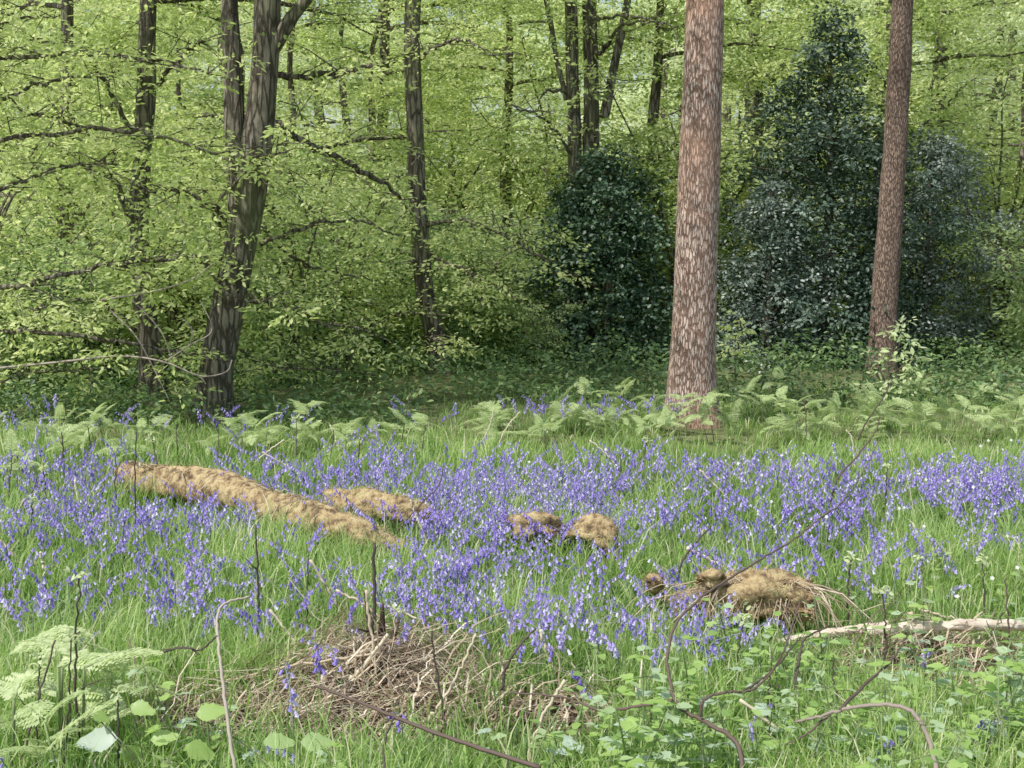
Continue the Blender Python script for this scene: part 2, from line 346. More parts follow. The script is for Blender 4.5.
hero('oak_tree', 'straight dark oak trunk at far left, half hidden by bright leafy boughs', 'tree', 10.6,
     [[(152, 412, 32), (150, 350, 23), (142, 280, 19), (140, 200, 18), (146, 100, 18), (148, 0, 16)]],
     [([(142, 250, 10.6), (100, 150, 10.2), (60, 120, 10), (20, 112, 9.8)], .03, 18, .26), ([(144, 160, 10.6), (90, 60, 10.4), (30, 40, 10.2)], .025, 16, .26),
      ([(150, 90, 10.6), (190, 50, 10.2), (210, 40, 10)], .02, 14, .25), ([(140, 330, 10.6), (90, 300, 10.4), (30, 310, 10.3)], .02, 14, .26)], seed=2, crown_low=3.4, nb=7)
hero('oak_tree', 'slender bare oak trunk left of centre with one long limb rising to the left', 'tree', 12.6,
     [[(441, 378, 25), (436, 340, 20), (424, 290, 19), (419, 220, 18), (416, 150, 17), (412, 50, 16), (413, 0, 15)]],
     [([(420, 225, 12.6), (470, 222, 12.2), (520, 245, 11.9), (552, 262, 11.7)], .022, 26, .27), ([(424, 250, 12.6), (470, 275, 12.1), (520, 300, 11.9)], .018, 20, .26),
      ([(430, 330, 12.6), (432, 335, 12.3), (440, 345, 12.1)], .01, 7, .16), ([(414, 60, 12.6), (460, 40, 12.4), (500, 60, 12.2)], .02, 14, .25),
      ([(420, 300, 12.6), (385, 320, 12.2), (340, 340, 12)], .018, 16, .26)], seed=3, crown_low=4.2, nb=7)
hero('oak_tree', 'grey twin stemmed oak rising behind the dark ivy bush', 'tree', 14.0,
     [[(582, 372, 28), (580, 260, 18), (576, 180, 15), (573, 90, 13), (571, 0, 12)], [(588, 240, 16), (591, 150, 16), (591, 60, 14), (589, 0, 13)], [(604, 118, 10), (613, 72, 9), (622, 30, 8), (628, 0, 7)],
      [(567, 100, 6), (557, 60, 5), (548, 10, 5)]],
     [([(588, 62, 14), (606, 46, 13.8), (622, 26, 13.6), (650, 22, 13.3)], .03, 9, .24), ([(574, 90, 14), (545, 92, 13.8), (538, 110, 13.7)], .02, 4, .2), ([(576, 160, 14), (545, 120, 13.6), (505, 105, 13.4)], .02, 14, .26),
      ([(590, 20, 14), (630, 16, 13.4), (680, 28, 13)], .02, 10, .26)], seed=4, crown_low=4.6, nb=10, sides=16)
hero('pine_tree', 'big pinkish scaly pine trunk in full sun, the nearest and widest trunk right of centre', 'tree', 9.5,
     [[(692, 421, 51), (692, 380, 48), (695, 300, 43), (698, 200, 41), (702, 100, 38.5), (705, 0, 36.5)]], bark='pinebark', crown_low=8.5, top=14, nb=12, Lb=1.7, n=26, lmat='holly', seed=5, sides=40, lump=.018)
hero('pine_tree', 'narrower brown pine trunk leaning right in front of the dark holly', 'tree', 12.7,
     [[(880, 381, 30), (882, 350, 27), (888, 250, 25), (895, 150, 23), (900, 60, 21.5), (903, 0, 20)]], bark='larchbark', crown_low=9, top=14, nb=10, Lb=1.6, n=26, lmat='holly', seed=6, sides=28, lump=.02)
hero('oak_tree', 'thin dark trunk behind the pale holly at the right', 'tree', 16.5,
     [[(936, 352, 20), (935, 250, 16), (935, 180, 16), (939, 90, 14), (944, 0, 13)]], [([(938, 120, 16.5), (960, 90, 16), (990, 70, 15.8)], .018, 14, .28), ([(937, 150, 16.5), (960, 200, 16), (1000, 205, 15.8)], .015, 14, .28)], seed=7, crown_low=5, nb=10)
hero('oak_tree', 'faint thin trunk deep in the leaves at the far left edge', 'tree', 14.5,
     [[(64, 362, 18), (62, 280, 14), (63, 200, 13), (66, 100, 12), (68, 0, 11)]], [([(64, 200, 14.5), (30, 160, 14), (0, 150, 13.8)], .016, 12, .28)], seed=8, crown_low=4, nb=12)
hero('oak_tree', 'distant thin trunk seen between the forked oak and the slender oak', 'tree', 17.5,
     [[(382, 345, 15), (381, 250, 12), (380, 170, 11), (384, 90, 10), (386, 0, 9)]], [([(381, 210, 17.5), (350, 170, 17), (320, 160, 16.8)], .016, 12, .3)], seed=9, crown_low=4.2, nb=12)
# young oak rooted beyond the left edge, its low boughs hang into the picture
hero('young_oak_tree', 'sunlit low boughs of a young oak reaching in from the left edge', 'tree', 9.4,
     [[(-120, 432, 26), (-116, 300, 20), (-112, 150, 16), (-110, 0, 12)]],
     [([(-116, 260, 9.4), (-20, 290, 9.2), (80, 270, 9.1), (150, 262, 9.1), (210, 255, 9.2)], .028, 42, .23),
      ([(-116, 330, 9.4), (-20, 330, 9.2), (80, 335, 9.1), (170, 350, 9.2), (232, 362, 9.3)], .022, 22, .2),
      ([(-116, 200, 9.4), (-30, 200, 9.3), (50, 170, 9.2), (120, 165, 9.2)], .026, 26, .24),
      ([(-114, 140, 9.4), (-20, 105, 9.3), (40, 85, 9.3), (120, 70, 9.4)], .024, 26, .25),
      ([(-112, 90, 9.4), (-20, 30, 9.3), (60, 15, 9.3)], .02, 20, .26), ([(-114, 170, 9.4), (0, 140, 9.2), (120, 130, 9.1), (200, 150, 9.1), (265, 175, 9.1)], .022, 26, .22), ([(-114, 60, 9.4), (40, 55, 9.2), (150, 60, 9.1), (240, 80, 9.1)], .02, 24, .22),
      ([(-116, 380, 9.4), (-30, 385, 9.3), (50, 372, 9.4), (110, 368, 9.5)], .018, 20, .22)], seed=10, crown_low=3.3, nb=10, Lb=2.0, top=6, n=40, leaf=.055)
# grey leafless boughs below it
mb = MB(); rng = np.random.default_rng(5); root = empty('dead_branch', at(20, 372, 9.0), 'bare pale forked branch hanging low in front of the forked oak', 'branch')
for pts, r in (([(0, 368, 9.1), (60, 362, 9.0), (120, 356, 9.0), (165, 362, 8.95), (200, 376, 8.9), (226, 372, 8.9), (232, 360, 8.9)], .009), ([(165, 362, 8.95), (190, 345, 8.9), (212, 330, 8.9), (200, 300, 8.9)], .006),
               ([(110, 310, 9.1), (135, 335, 9.0), (152, 365, 9.0), (170, 402, 9.0)], .007), ([(172, 360, 8.95), (163, 335, 8.9), (150, 318, 8.9), (132, 300, 8.9)], .005), ([(100, 300, 9.1), (150, 292, 9), (190, 280, 9), (215, 262, 9)], .008),
               ([(200, 376, 8.9), (206, 384, 8.9)], .004), ([(190, 345, 8.9), (192, 330, 8.9), (182, 318, 8.9)], .004)):
    P = smooth_path([at(*p) for p in pts], 20); tube(mb, P, r * (1 - .6 * np.linspace(0, 1, 20)), 5, t=.85)
mb.build('branch', 'twig', root)

# --- background wood: four oak kinds and three bush kinds, copied
OAK = [oak_meshes(21, 5.8, .11, 20, 2.6, 44, .36, .066), oak_meshes(22, 5.2, .09, 19, 2.4, 44, .34, .064, .08), oak_meshes(23, 10, .13, 24, 3.0, 38, .38, .085, .15, 'haze_leaf'), oak_meshes(24, 7.5, .08, 22, 2.6, 40, .36, .08, .06, 'haze_leaf')]
SHR = [shrub_meshes(31, 2.6, 8, 44, .24, .058), shrub_meshes(32, 1.9, 8, 44, .22, .055), shrub_meshes(33, 3.2, 9, 44, .26, .062, 'oakleaf', .4)]
rng = np.random.default_rng(40); protoT = {}; protoS = {}
KIND = ['mid green', 'low branched', 'tall pale', 'young pale']
def put_oak(k, x, y, label, group):
    loc = (x, y, float(hgt(x, y)) if y < 40 and abs(x) < 25 else 0)
    if k not in protoT: o = thing2('oak_tree', loc, [('trunk', OAK[k][0]), ('crown', OAK[k][1])], label, 'tree', group); protoT[k] = o
    else: o = copy_tree(protoT[k]); o.location = loc; set_label(o, label, group)
    o.rotation_euler.z = rng.uniform(0, 6.3); o.scale = (rng.uniform(.85, 1.2),) * 3
def zone(px): return 'behind the forked oak' if px < 330 else 'behind the slender oak' if px < 690 else 'behind the holly'
pos = []
for ring, (y0, y1, cnt) in enumerate(((14.5, 18, 11), (18, 24, 14), (24, 31, 16), (31, 40, 18))):
    for c in range(cnt):
        y = rng.uniform(y0, y1); f = (c + .5 + rng.uniform(-.3, .3)) / cnt; px = -180 + f * 1400
        x = (px - 512) / FPX * y; k = int(rng.integers(0, 2)) if ring < 1 else int(rng.integers(0, 4))
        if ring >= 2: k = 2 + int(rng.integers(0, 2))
        dist = ['near the wood edge', 'further into the wood', 'deep in the wood', 'at the far back of the wood'][ring]
        put_oak(k, x, y, f'{KIND[k]} oak {zone(px)}, {dist}', f'{KIND[k]} oaks {zone(px)}, {dist}')
def put_shrub(k, x, y, label, group, sc):
    loc = (x, y, float(hgt(x, y)))
    if k not in protoS: o = thing2('hazel_bush', loc, [('stem', SHR[k][0]), ('crown', SHR[k][1])], label, 'bush', group); protoS[k] = o
    else: o = copy_tree(protoS[k]); o.location = loc; set_label(o, label, group)
    o.rotation_euler.z = rng.uniform(0, 6.3); o.scale = (sc,) * 3
SK = ['rounded green hazel bush', 'low dense hazel bush', 'taller bright green hazel bush']
for px, y, k, sc in [(20, 11.6, 0, .8), (95, 12.2, 0, .9), (180, 12.4, 2, .9), (280, 11.8, 0, .9), (330, 12.3, 2, .9), (385, 13.6, 0, 1), (470, 13.6, 0, .95), (520, 14.2, 1, 1), (495, 16, 2, 1.1), (690, 14.5, 2, 1.1), (650, 15.5, 0, 1.2), (1000, 15, 2, 1.1), (1050, 13.4, 0, 1), (980, 17, 2, 1.2),
                     (-60, 11.5, 2, 1), (250, 14, 2, 1.1), (130, 14, 2, 1.2), (30, 15, 2, 1.2), (420, 16, 2, 1.2), (330, 16, 0, 1.3), (580, 17, 2, 1.3), (740, 17, 2, 1.3), (860, 18, 2, 1.4), (1100, 16, 2, 1.3), (545, 13.1, 1, .5), (440, 13.2, 1, .6), (220, 12.8, 1, .9), (60, 12.9, 1, 1)]:
    z = zone(px); z = 'left of the forked oak' if px < 200 else z
    put_shrub(k, (px - 512) / FPX * y, y, f'{SK[k]} {z}' + (', close to the clearing' if y < 13.8 else ', back among the trunks'), f'{SK[k]}es {z}' + (' near' if y < 13.8 else ' far'), sc)
# far-off wood closing the view
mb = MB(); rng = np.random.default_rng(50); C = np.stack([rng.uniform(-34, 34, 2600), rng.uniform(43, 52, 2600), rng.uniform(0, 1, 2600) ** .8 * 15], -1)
sprays(mb, C, 46, .95, .24, rng, flat=.6, tilt=.8); tag(mb.build('distant_wood', 'haze_leaf', None, False), 'hazy pale green mass of distant wood filling the gaps behind all the trees', 'wood', kind='stuff')

# --- dark evergreens
def evergreen(name, label, cat, px, Y, prof, mat, leaf, ncl, nleaf, seed, wr=.5, stemmat='oakbark', rad=.17):
    """prof: [(z, half width)] outline; clumps fill the outer half of the volume"""
    rng = np.random.default_rng(seed); p0 = gnd_at(px, Y); root = empty(name, p0, label, cat)
    zs, ws = np.array(prof).T; zz = rng.uniform(zs[0], zs[-1], ncl * 4); wz = np.interp(zz, zs, ws)
    keep = rng.uniform(0, ws.max(), ncl * 4) < wz + .08; zz = zz[keep][:ncl]; wz = wz[keep][:ncl]
    az = rng.uniform(0, 6.3, len(zz)); lob = 1 + .24 * np.sin(3 * az + 2.9 * zz + seed) + .2 * np.sin(5 * az - 5.3 * zz + 1) + .12 * np.sin(7 * zz + 2 * az); kk = (np.sin(9 * zz + 4 * az + seed) * np.sin(6 * az - 3 * zz) > -.55) | (rng.uniform(0, 1, len(zz)) < .25); zz, wz, az, lob = zz[kk], wz[kk], az[kk], lob[kk]
    rr = wz * lob * rng.uniform(.2, 1.12, len(zz)) ** .6
    C = p0 + np.stack([np.cos(az) * rr, np.sin(az) * rr * .9, zz], -1); lb = MB()
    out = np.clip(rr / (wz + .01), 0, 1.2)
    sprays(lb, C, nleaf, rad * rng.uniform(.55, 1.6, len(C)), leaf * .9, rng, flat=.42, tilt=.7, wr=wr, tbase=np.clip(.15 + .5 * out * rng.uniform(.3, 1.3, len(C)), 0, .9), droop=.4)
    lb.build('crown', mat, root, False); tb = MB()
    tube(tb, [p0 - [0, 0, .1], p0 + [0.03, 0, zs[-1] * .5], p0 + [0, 0, zs[-1] * .95]], [.07, .05, .008], 8)
    for i_ in range(0, len(C), 9):
        a = p0 + np.array([0, 0, max(.1, C[i_][2] - p0[2] - .25)]); tube(tb, [a, (a + C[i_]) / 2 + [0, 0, .05], C[i_]], [.014, .01, .003], 4, cap=False)
    tb.build('trunk', stemmat, root); return root
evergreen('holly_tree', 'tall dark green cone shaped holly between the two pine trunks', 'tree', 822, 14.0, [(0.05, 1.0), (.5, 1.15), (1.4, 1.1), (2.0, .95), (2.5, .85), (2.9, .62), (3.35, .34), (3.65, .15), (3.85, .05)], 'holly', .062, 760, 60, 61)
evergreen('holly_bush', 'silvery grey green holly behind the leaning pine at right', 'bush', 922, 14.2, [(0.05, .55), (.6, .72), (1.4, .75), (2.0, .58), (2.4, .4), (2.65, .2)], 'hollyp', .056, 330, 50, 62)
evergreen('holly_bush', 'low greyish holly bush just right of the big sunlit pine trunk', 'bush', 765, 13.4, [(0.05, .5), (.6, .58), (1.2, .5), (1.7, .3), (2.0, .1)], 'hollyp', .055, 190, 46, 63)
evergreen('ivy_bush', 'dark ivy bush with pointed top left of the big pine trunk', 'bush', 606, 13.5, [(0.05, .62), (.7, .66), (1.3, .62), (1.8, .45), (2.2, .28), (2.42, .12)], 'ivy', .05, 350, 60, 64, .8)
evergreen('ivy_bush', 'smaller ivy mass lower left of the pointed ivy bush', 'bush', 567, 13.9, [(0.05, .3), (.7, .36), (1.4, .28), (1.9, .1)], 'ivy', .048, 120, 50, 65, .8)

# --- sapling in front of the leaning pine and yellow green shoots by the big pine
def sapling(name, label, pts, spr, mat, seed, rad=.09, leaf=.06, n=18):
    rng = np.random.default_rng(seed); P0 = at(*pts[0][0]); root = empty(name, P0, label, 'sapling'); tb = MB(); lb = MB()
    for pl in pts: tube(tb, smooth_path([at(*p) for p in pl], 12), .009 * (1 - .75 * np.linspace(0, 1, 12)), 5, t=.5)
    C = np.array([at(*p) for p in spr]); sprays(lb, C, n, rad * rng.uniform(.8, 1.3, len(C)), leaf, rng, tbase=rng.uniform(.55, .98, len(C)))
    tb.build('stem', 'twig', root); lb.build('leaves', mat, root, False)
sapling('sapling', 'pale leafy sapling growing in front of the leaning pine', [[(878, 432, 10.3), (884, 400, 10.3), (898, 350, 10.3), (903, 320, 10.3)], [(890, 375, 10.3), (905, 365, 10.2), (918, 355, 10.2)], [(887, 385, 10.3), (878, 365, 10.3), (872, 350, 10.3)]],
        [(903, 322, 10.3), (893, 332, 10.3), (908, 340, 10.2), (898, 350, 10.3), (915, 357, 10.2), (905, 362, 10.2), (885, 358, 10.3), (880, 370, 10.3), (892, 378, 10.2), (912, 372, 10.1), (885, 392, 10.2), (905, 388, 10.2), (875, 350, 10.3), (870, 385, 10.3)], 'fern', 71)
sapling('sapling', 'yellow green leafy shoots against dark holly at the right of the big pine', [[(736, 388, 11), (735, 350, 11), (738, 315, 11)]], [(738, 316, 11), (730, 325, 11), (742, 332, 11), (732, 340, 11), (726, 352, 11), (745, 348, 11)], 'oakleaf', 72)

# --- woodland floor herbs, coloured dark to give the shade under the trees
mb = MB(); rng = np.random.default_rng(55); n = 3600; y = 11.2 + rng.uniform(0, 1, n) ** 1.5 * 14; x = rng.uniform(-.55, .55, n) * y * 1.1
y = np.where(x < -.8, 9.2 + (y - 11.2) * 1.1, 10.5 + (y - 11.2) * 1.05); keep = np.ones(len(x), bool); x, y = x[keep], y[keep]
sprays(mb, np.stack([x, y, hgt(x, y) + rng.uniform(.02, .18, len(x)) + .26 * (y > 10.9) * rng.uniform(0, 1, len(x)) ** 2], -1), 26, .22, .06, rng, flat=.4, tilt=.6)
tag(mb.build('woodland_herbs', 'cover', None, False), 'low herbs coloured dark as shade on the ground under the trees', 'ground cover', kind='stuff')

# ------------------------------------------------------------------ grass
def grass(rng, n, y0, y1, hmin, hmax, wid, mb, dens=1.0, clear=()):
    y = np.exp(rng.uniform(math.log(y0), math.log(y1), n)); x = rng.uniform(-1, 1, n) * (.47 * y + .5)
    pn = np.sin(x * 2.1 + 1.7 * np.sin(y * 1.3)) * np.sin(y * 2.3 + 1.1 * np.sin(x * 1.9)) + .5 * np.sin(x * 6 + y * 4) * np.sin(y * 7 - x * 3)
    k = rng.uniform(-1.6, 1, n) < pn + .45
    for cx, cy, rx, ry in clear: k &= ((x - cx) / rx) ** 2 + ((y - cy) / ry) ** 2 > rng.uniform(.1, 1.3, n)
    edge = 9.4 + 2.2 / (1 + np.exp(-(x + .3) * 3)); k &= y < edge + rng.normal(0, .18, n)
    x, y, pn = x[k], y[k], pn[k]; n = len(x)
    h = rng.uniform(hmin, hmax, n) * (1 + .25 * pn) * (1 - .5 / (1 + np.exp(-(y - 8.1) * 4))); az = rng.uniform(0, 6.3, n); bend = rng.uniform(.1, .75, n) * h
    w = wid * rng.uniform(.6, 1.3, n) * (1 + .04 * y); fa = az + rng.uniform(.8, 2.3, n)
    base = np.stack([x, y, hgt(x, y) - .01], -1); B = np.stack([np.cos(az) * bend, np.sin(az) * bend, np.zeros(n)], -1); S = np.stack([np.cos(fa), np.sin(fa), np.zeros(n)], -1)
    V = np.zeros((n, 7, 3))
    for i_, (s, ww) in enumerate(((0, .8), (.4, 1.), (.75, .7))):
        c = base + B * s ** 2; c[:, 2] += h * (s - .18 * s * s * bend / h); V[:, 2 * i_] = c - S * (w * ww / 2)[:, None]; V[:, 2 * i_ + 1] = c + S * (w * ww / 2)[:, None]
    c = base + B; c[:, 2] += h * (1 - .35 * bend / h); V[:, 6] = c
    o = (np.arange(n) * 7)[:, None]
    Q = np.concatenate([o + np.array([[0, 1, 3, 2]]), o + np.array([[2, 3, 5, 4]])]); T3 = o + np.array([[4, 5, 6]])
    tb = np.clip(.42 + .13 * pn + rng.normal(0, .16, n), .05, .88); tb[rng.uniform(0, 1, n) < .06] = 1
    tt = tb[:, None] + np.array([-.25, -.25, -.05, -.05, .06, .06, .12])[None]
    mb.add(V.reshape(-1, 3), [Q, T3], np.clip(tt, 0, 1).ravel())
def ell(x0, y0, x1, y1):    # ground ellipse under a patch of the picture
    a = gnd((x0 + x1) / 2, y0); b = gnd((x0 + x1) / 2, y1); l = gnd(x0, (y0 + y1) / 2); r = gnd(x1, (y0 + y1) / 2)
    return ((l[0] + r[0]) / 2, (a[1] + b[1]) / 2, abs(r[0] - l[0]) / 2 + .02, abs(a[1] - b[1]) / 2 + .02)
PINEC = [(1.36, 8.75, .5, .85)]
HEAPS = [ell(262, 652, 488, 730), ell(490, 702, 630, 726), ell(120, 705, 290, 745), ell(845, 660, 1070, 715)]
CLEAR = [(a, b - d * .55, c * 1.0, d * 1.6) for a, b, c, d in HEAPS]
mb = MB(); rng = np.random.default_rng(60)
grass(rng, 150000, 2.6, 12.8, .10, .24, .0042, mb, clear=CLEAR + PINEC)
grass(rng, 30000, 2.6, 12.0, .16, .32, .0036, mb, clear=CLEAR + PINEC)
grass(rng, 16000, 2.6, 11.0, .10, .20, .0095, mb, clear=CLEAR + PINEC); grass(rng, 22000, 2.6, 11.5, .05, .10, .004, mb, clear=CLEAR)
tag(mb.build('meadow_grass', 'grass', None, False), 'bright green spring grass carpeting the clearing', 'grass', kind='stuff')

# ------------------------------------------------------------------ bluebells
def bell_geo(mb, p, d, L, rng, sides, rings, t):
    d = unit(np.asarray(d)); a = np.array([1., 0, 0]) if abs(d[0]) < .8 else np.array([0, 1., 0]); U = unit(np.cross(d, a)); Vv = np.cross(d, U)
    prof = [(0, .10), (.25, .26), (.75, .24), (1, .46)] if rings == 4 else [(0, .12), (.6, .27), (1, .46)]
    th = np.arange(sides) / sides * 2 * math.pi; V = []
    for k, (s, r) in enumerate(prof):
        z = np.full(sides, s)
        if k == len(prof) - 1: z = z - .16 * (np.arange(sides) % 2)
        V.append(p + L * (z[:, None] * d + r * (np.cos(th)[:, None] * U + np.sin(th)[:, None] * Vv)))
    n = len(prof); i_ = np.arange(n - 1)[:, None]; j_ = np.arange(sides)[None]
    q = np.stack([i_ * sides + j_, i_ * sides + (j_ + 1) % sides, (i_ + 1) * sides + (j_ + 1) % sides, (i_ + 1) * sides + j_], -1).reshape(-1, 4)
    mb.add(np.concatenate(V), q, t)
def bluebell(rng, stem, head, leaf, org=np.zeros(3), hi=True, tint=None):
    h = rng.uniform(.19, .31); az = rng.uniform(0, 6.3); lean = rng.uniform(.02, .07); nod = rng.uniform(.03, .11); d = np.array([math.cos(az), math.sin(az), 0])
    s = np.linspace(0, 1, 8 if hi else 5); P = org + d * (lean * s + nod * np.clip((s - .7) / .3, 0, 1) ** 2)[:, None] + np.array([0, 0, 1.]) * (h * (s - .05 * np.clip((s - .7) / .3, 0, 1) ** 2))[:, None]
    tube(stem, P, .0026 * (1 - .6 * s), 4 if not hi else 5, t=s ** 3, cap=False)
    t0 = rng.uniform(.25, .75) if tint is None else tint; nbell = int(rng.integers(7, 13))
    for k in range(nbell):
        u = 1 - .40 * k / nbell; f = u * (len(s) - 1); i_ = min(int(f), len(s) - 2); p = P[i_] * (1 - f + i_) + P[i_ + 1] * (f - i_)
        a = az + rng.normal(0, 1.0); o = np.array([math.cos(a), math.sin(a), 0]); sz = .0155 * rng.uniform(.85, 1.2) * (.75 + .3 * k / nbell)
        q_ = p + o * rng.uniform(.005, .013) + [0, 0, .003]
        if hi: tube(stem, [p, (p + q_) / 2 + [0, 0, .004], q_], .0012, 3, t=1, cap=False)
        bell_geo(head, q_, o * rng.uniform(.2, .7) + [0, 0, -1], sz, rng, 6, 4 if hi else 3, np.clip(t0 + rng.normal(0, .2), 0, 1))
    for k in range(4 if hi else 2):
        a = rng.uniform(0, 6.3); l = rng.uniform(.14, .26); o = np.array([math.cos(a), math.sin(a), 0]); sd = np.array([-math.sin(a), math.cos(a), 0]); V = []
        for v, w in ((0, .5), (.35, 1), (.7, .8), (1, .08)):
            c = org + o * (l * .75 * v ** 1.4) + np.array([0, 0, l * (v * .95 - .45 * v * v)]); V += [c - sd * .0045 * w, c + sd * .0045 * w]
        leaf.add(np.array(V), np.array([[0, 1, 3, 2], [2, 3, 5, 4], [4, 5, 7, 6]]), rng.uniform(.1, .9))
# where the flower heads stand, as patches of the picture's ground (x0, y0, x1, y1, flowers, per clump)
rng = np.random.default_rng(70); BB = []
def patch(x0, y0, x1, y1, cnt, cl):
    while cnt > 0:
        c = gnd(rng.uniform(x0, x1), rng.uniform(y0, y1), .26)
        for _ in range(int(rng.integers(1, cl + 1))):
            BB.append(c[:2] + rng.normal(0, .095, 2)); cnt -= 1
patch(0, 450, 130, 520, 154, 7); patch(-40, 520, 70, 600, 36, 6); patch(130, 482, 330, 512, 84, 7); patch(80, 510, 330, 600, 78, 6)
patch(220, 448, 480, 492, 154, 7); patch(420, 446, 650, 505, 294, 8); patch(400, 500, 640, 560, 147, 8); patch(470, 550, 630, 620, 72, 7); patch(330, 540, 440, 585, 36, 6)
patch(640, 446, 1060, 500, 266, 8); patch(640, 490, 960, 560, 72, 7); patch(960, 455, 1060, 525, 56, 7); patch(635, 595, 720, 614, 28, 6); patch(0, 436, 1024, 454, 56, 3)
patch(640, 438, 1060, 475, 120, 7); patch(230, 440, 640, 475, 90, 7); patch(0, 460, 1024, 560, 70, 3); patch(-60, 402, 480, 425, 45, 4); patch(400, 396, 680, 404, 42, 4)
for px, py in ((295, 700), (16, 745), (300, 712), (570, 635), (597, 660), (618, 612), (965, 725), (880, 738), (745, 708), (20, 735), (700, 640), (925, 640), (790, 600), (345, 640), (320, 640), (395, 620), (405, 700), (860, 735), (1005, 720), (560, 600), (150, 600), (55, 590), (180, 575), (175, 600), (352, 575)):
    BB.append(gnd(px, py, .24)[:2])
def on_log(b):
    px, py = proj(np.array([b[0], b[1], .25])); top = np.interp(px, [125, 200, 300, 400], [462, 466, 498, 540]); return 128 < px < 400 and top - 6 < py < top + 26
def on_heap(b): return any(((b[0] - c[0]) / c[2]) ** 2 + ((b[1] - c[1]) / c[3]) ** 2 < .8 for c in HEAPS)
BB = np.array([b for b in BB if b[1] > 2.7 and not (on_log(b) and rng.uniform() < .8) and not (on_heap(b) and rng.uniform() < .7)]); BB = BB[np.argsort(BB[:, 1])]
inview = lambda b: -10 < proj(np.array([b[0], b[1], .26]))[0] < 1034
vis = [i_ for i_ in range(len(BB)) if inview(BB[i_])]; near = set(vis[:298])
protoB = []
for k in range(10):
    a, b, c = MB(), MB(), MB(); bluebell(rng, a, b, c, tint=rng.uniform(.2, .8)); protoB.append((a.mesh('stem', 'bstem'), b.mesh('flower_cluster', 'bell'), c.mesh('leaves', 'bleaf', False)))
firstB = {}
def bzone(px, py):
    if py > 625: return 'among the brambles and dead litter in the foreground'
    if px < 130: return 'in grass left of the long mossy log'
    if px < 430: return 'in grass in front of the long mossy log'
    if px < 640: return 'around the dark holed mossy stump'
    if px < 830: return 'in grass near the short log at right'
    return 'in open grass at the far right of the clearing'
sa, sb, sc_ = MB(), MB(), MB()
for i_, b in enumerate(BB):
    org = np.array([b[0], b[1], hgt(b[0], b[1])])
    if i_ in near:
        k = int(rng.integers(0, 10)); px, py = proj(org + [0, 0, .26]); z = bzone(px, py); lab = 'violet blue nodding bluebell ' + z; g = 'bluebells ' + z
        if k not in firstB: o = thing2('bluebell', org, list(zip(('stem', 'flower_cluster', 'leaves'), protoB[k])), lab, 'bluebell', g); firstB[k] = o
        else: o = copy_tree(firstB[k]); o.location = org; set_label(o, lab, g)
        o.rotation_euler.z = rng.uniform(0, 6.3); o.scale = (rng.uniform(.85, 1.15),) * 3
    else: bluebell(rng, sa, sb, sc_, org, False)
bc = sb.build('bluebell_carpet', 'bell'); tag(bc, 'hazy violet blue carpet of distant bluebells across the clearing', 'bluebells', kind='stuff')
sa.build('stem', 'bstem', bc, True, 0); sc_.build('leaves', 'bleaf', bc, False, 0)

# ------------------------------------------------------------------ bracken
def frond(mb, P, rng, Lp, t):
    """P: rachis points; pinnae left and right, each with small leaflets"""
    n = len(P); T = unit(np.gradient(P, axis=0)); Pp, Dd, Nn, Ls = [], [], [], []
    for k in range(1, n):
        u = k / (n - 1); side0 = unit(np.cross(T[k], [0, 0, 1.])); up = np.cross(side0, T[k]); l = Lp * (1 - u) ** .7 * (.55 + .45 * min(1, u * 5)) + .012
        for s in (-1, 1):
            d = unit(side0 * s + T[k] * .45 + up * rng.normal(-.08, .12)); m = max(3, int(l / .011))
            for q_ in range(m):
                v = (q_ + .6) / m; p = P[k] + d * l * v - np.array([0, 0, .12 * l * v * v]); w = (.026 * (1 - .75 * v) + .005)
                pd = unit(np.cross(d, up))
                for s2 in (-1, 1): Pp.append(p); Dd.append(pd * s2 + d * .5); Nn.append(up + rng.normal(0, .2, 3)); Ls.append(w)
    leaves(mb, np.array(Pp), np.array(Dd), np.array(Nn), np.array(Ls), .55, np.clip(t + rng.normal(0, .12, len(Pp)), 0, 1), LEAF4)
def fern_meshes(seed, h, nf, L):
    rng = np.random.default_rng(seed); st, fr = MB(), MB(); s = np.linspace(0, 1, 6)
    P = np.stack([.04 * s ** 2, .02 * s, h * s], -1); tube(st, P, .005 * (1 - .4 * s), 5, t=s)
    for k in range(nf):
        az = k * 2.1 + rng.uniform(-.4, .4); l = L * rng.uniform(.7, 1.15); s = np.linspace(0, 1, 13); a = P[-1 - (k // 2) % 2]
        Q = a + np.stack([np.cos(az) * l * s, np.sin(az) * l * s, l * (rng.uniform(.3, 1.0) * s - rng.uniform(.3, .6) * s ** 2)], -1); tube(st, Q, .0028 * (1 - .8 * s), 3, t=.9, cap=False); frond(fr, Q, rng, l * .32, rng.uniform(.3, .75))
    return st.mesh('stem', 'fstem'), fr.mesh('frond', 'fern', False)
FERN = [fern_meshes(81, .34, 4, .24), fern_meshes(82, .26, 3, .26), fern_meshes(83, .42, 4, .22), fern_meshes(84, .20, 4, .28)]
rng = np.random.default_rng(80); firstF = {}; spots = []
for _ in range(44): px = rng.uniform(-20, 420); spots.append((px, rng.uniform(446, 470), 'along the left wood edge behind the long mossy log'))
for _ in range(36): px = rng.uniform(480, 690); spots.append((px, rng.uniform(424, 452), 'in the fringe just left of the big pine foot'))
for _ in range(44): px = rng.uniform(700, 1040); spots.append((px, rng.uniform(418, 446), 'in the fringe right of the big pine foot'))
for _ in range(10): px = rng.uniform(470, 1040); spots.append((px, rng.uniform(400, 418), 'scattered in shade behind the sunlit fringe'))
for px, py in ((668, 428), (680, 436), (655, 432), (718, 428), (730, 436)): spots.append((px, py, 'crowding the foot of the big sunlit pine'))
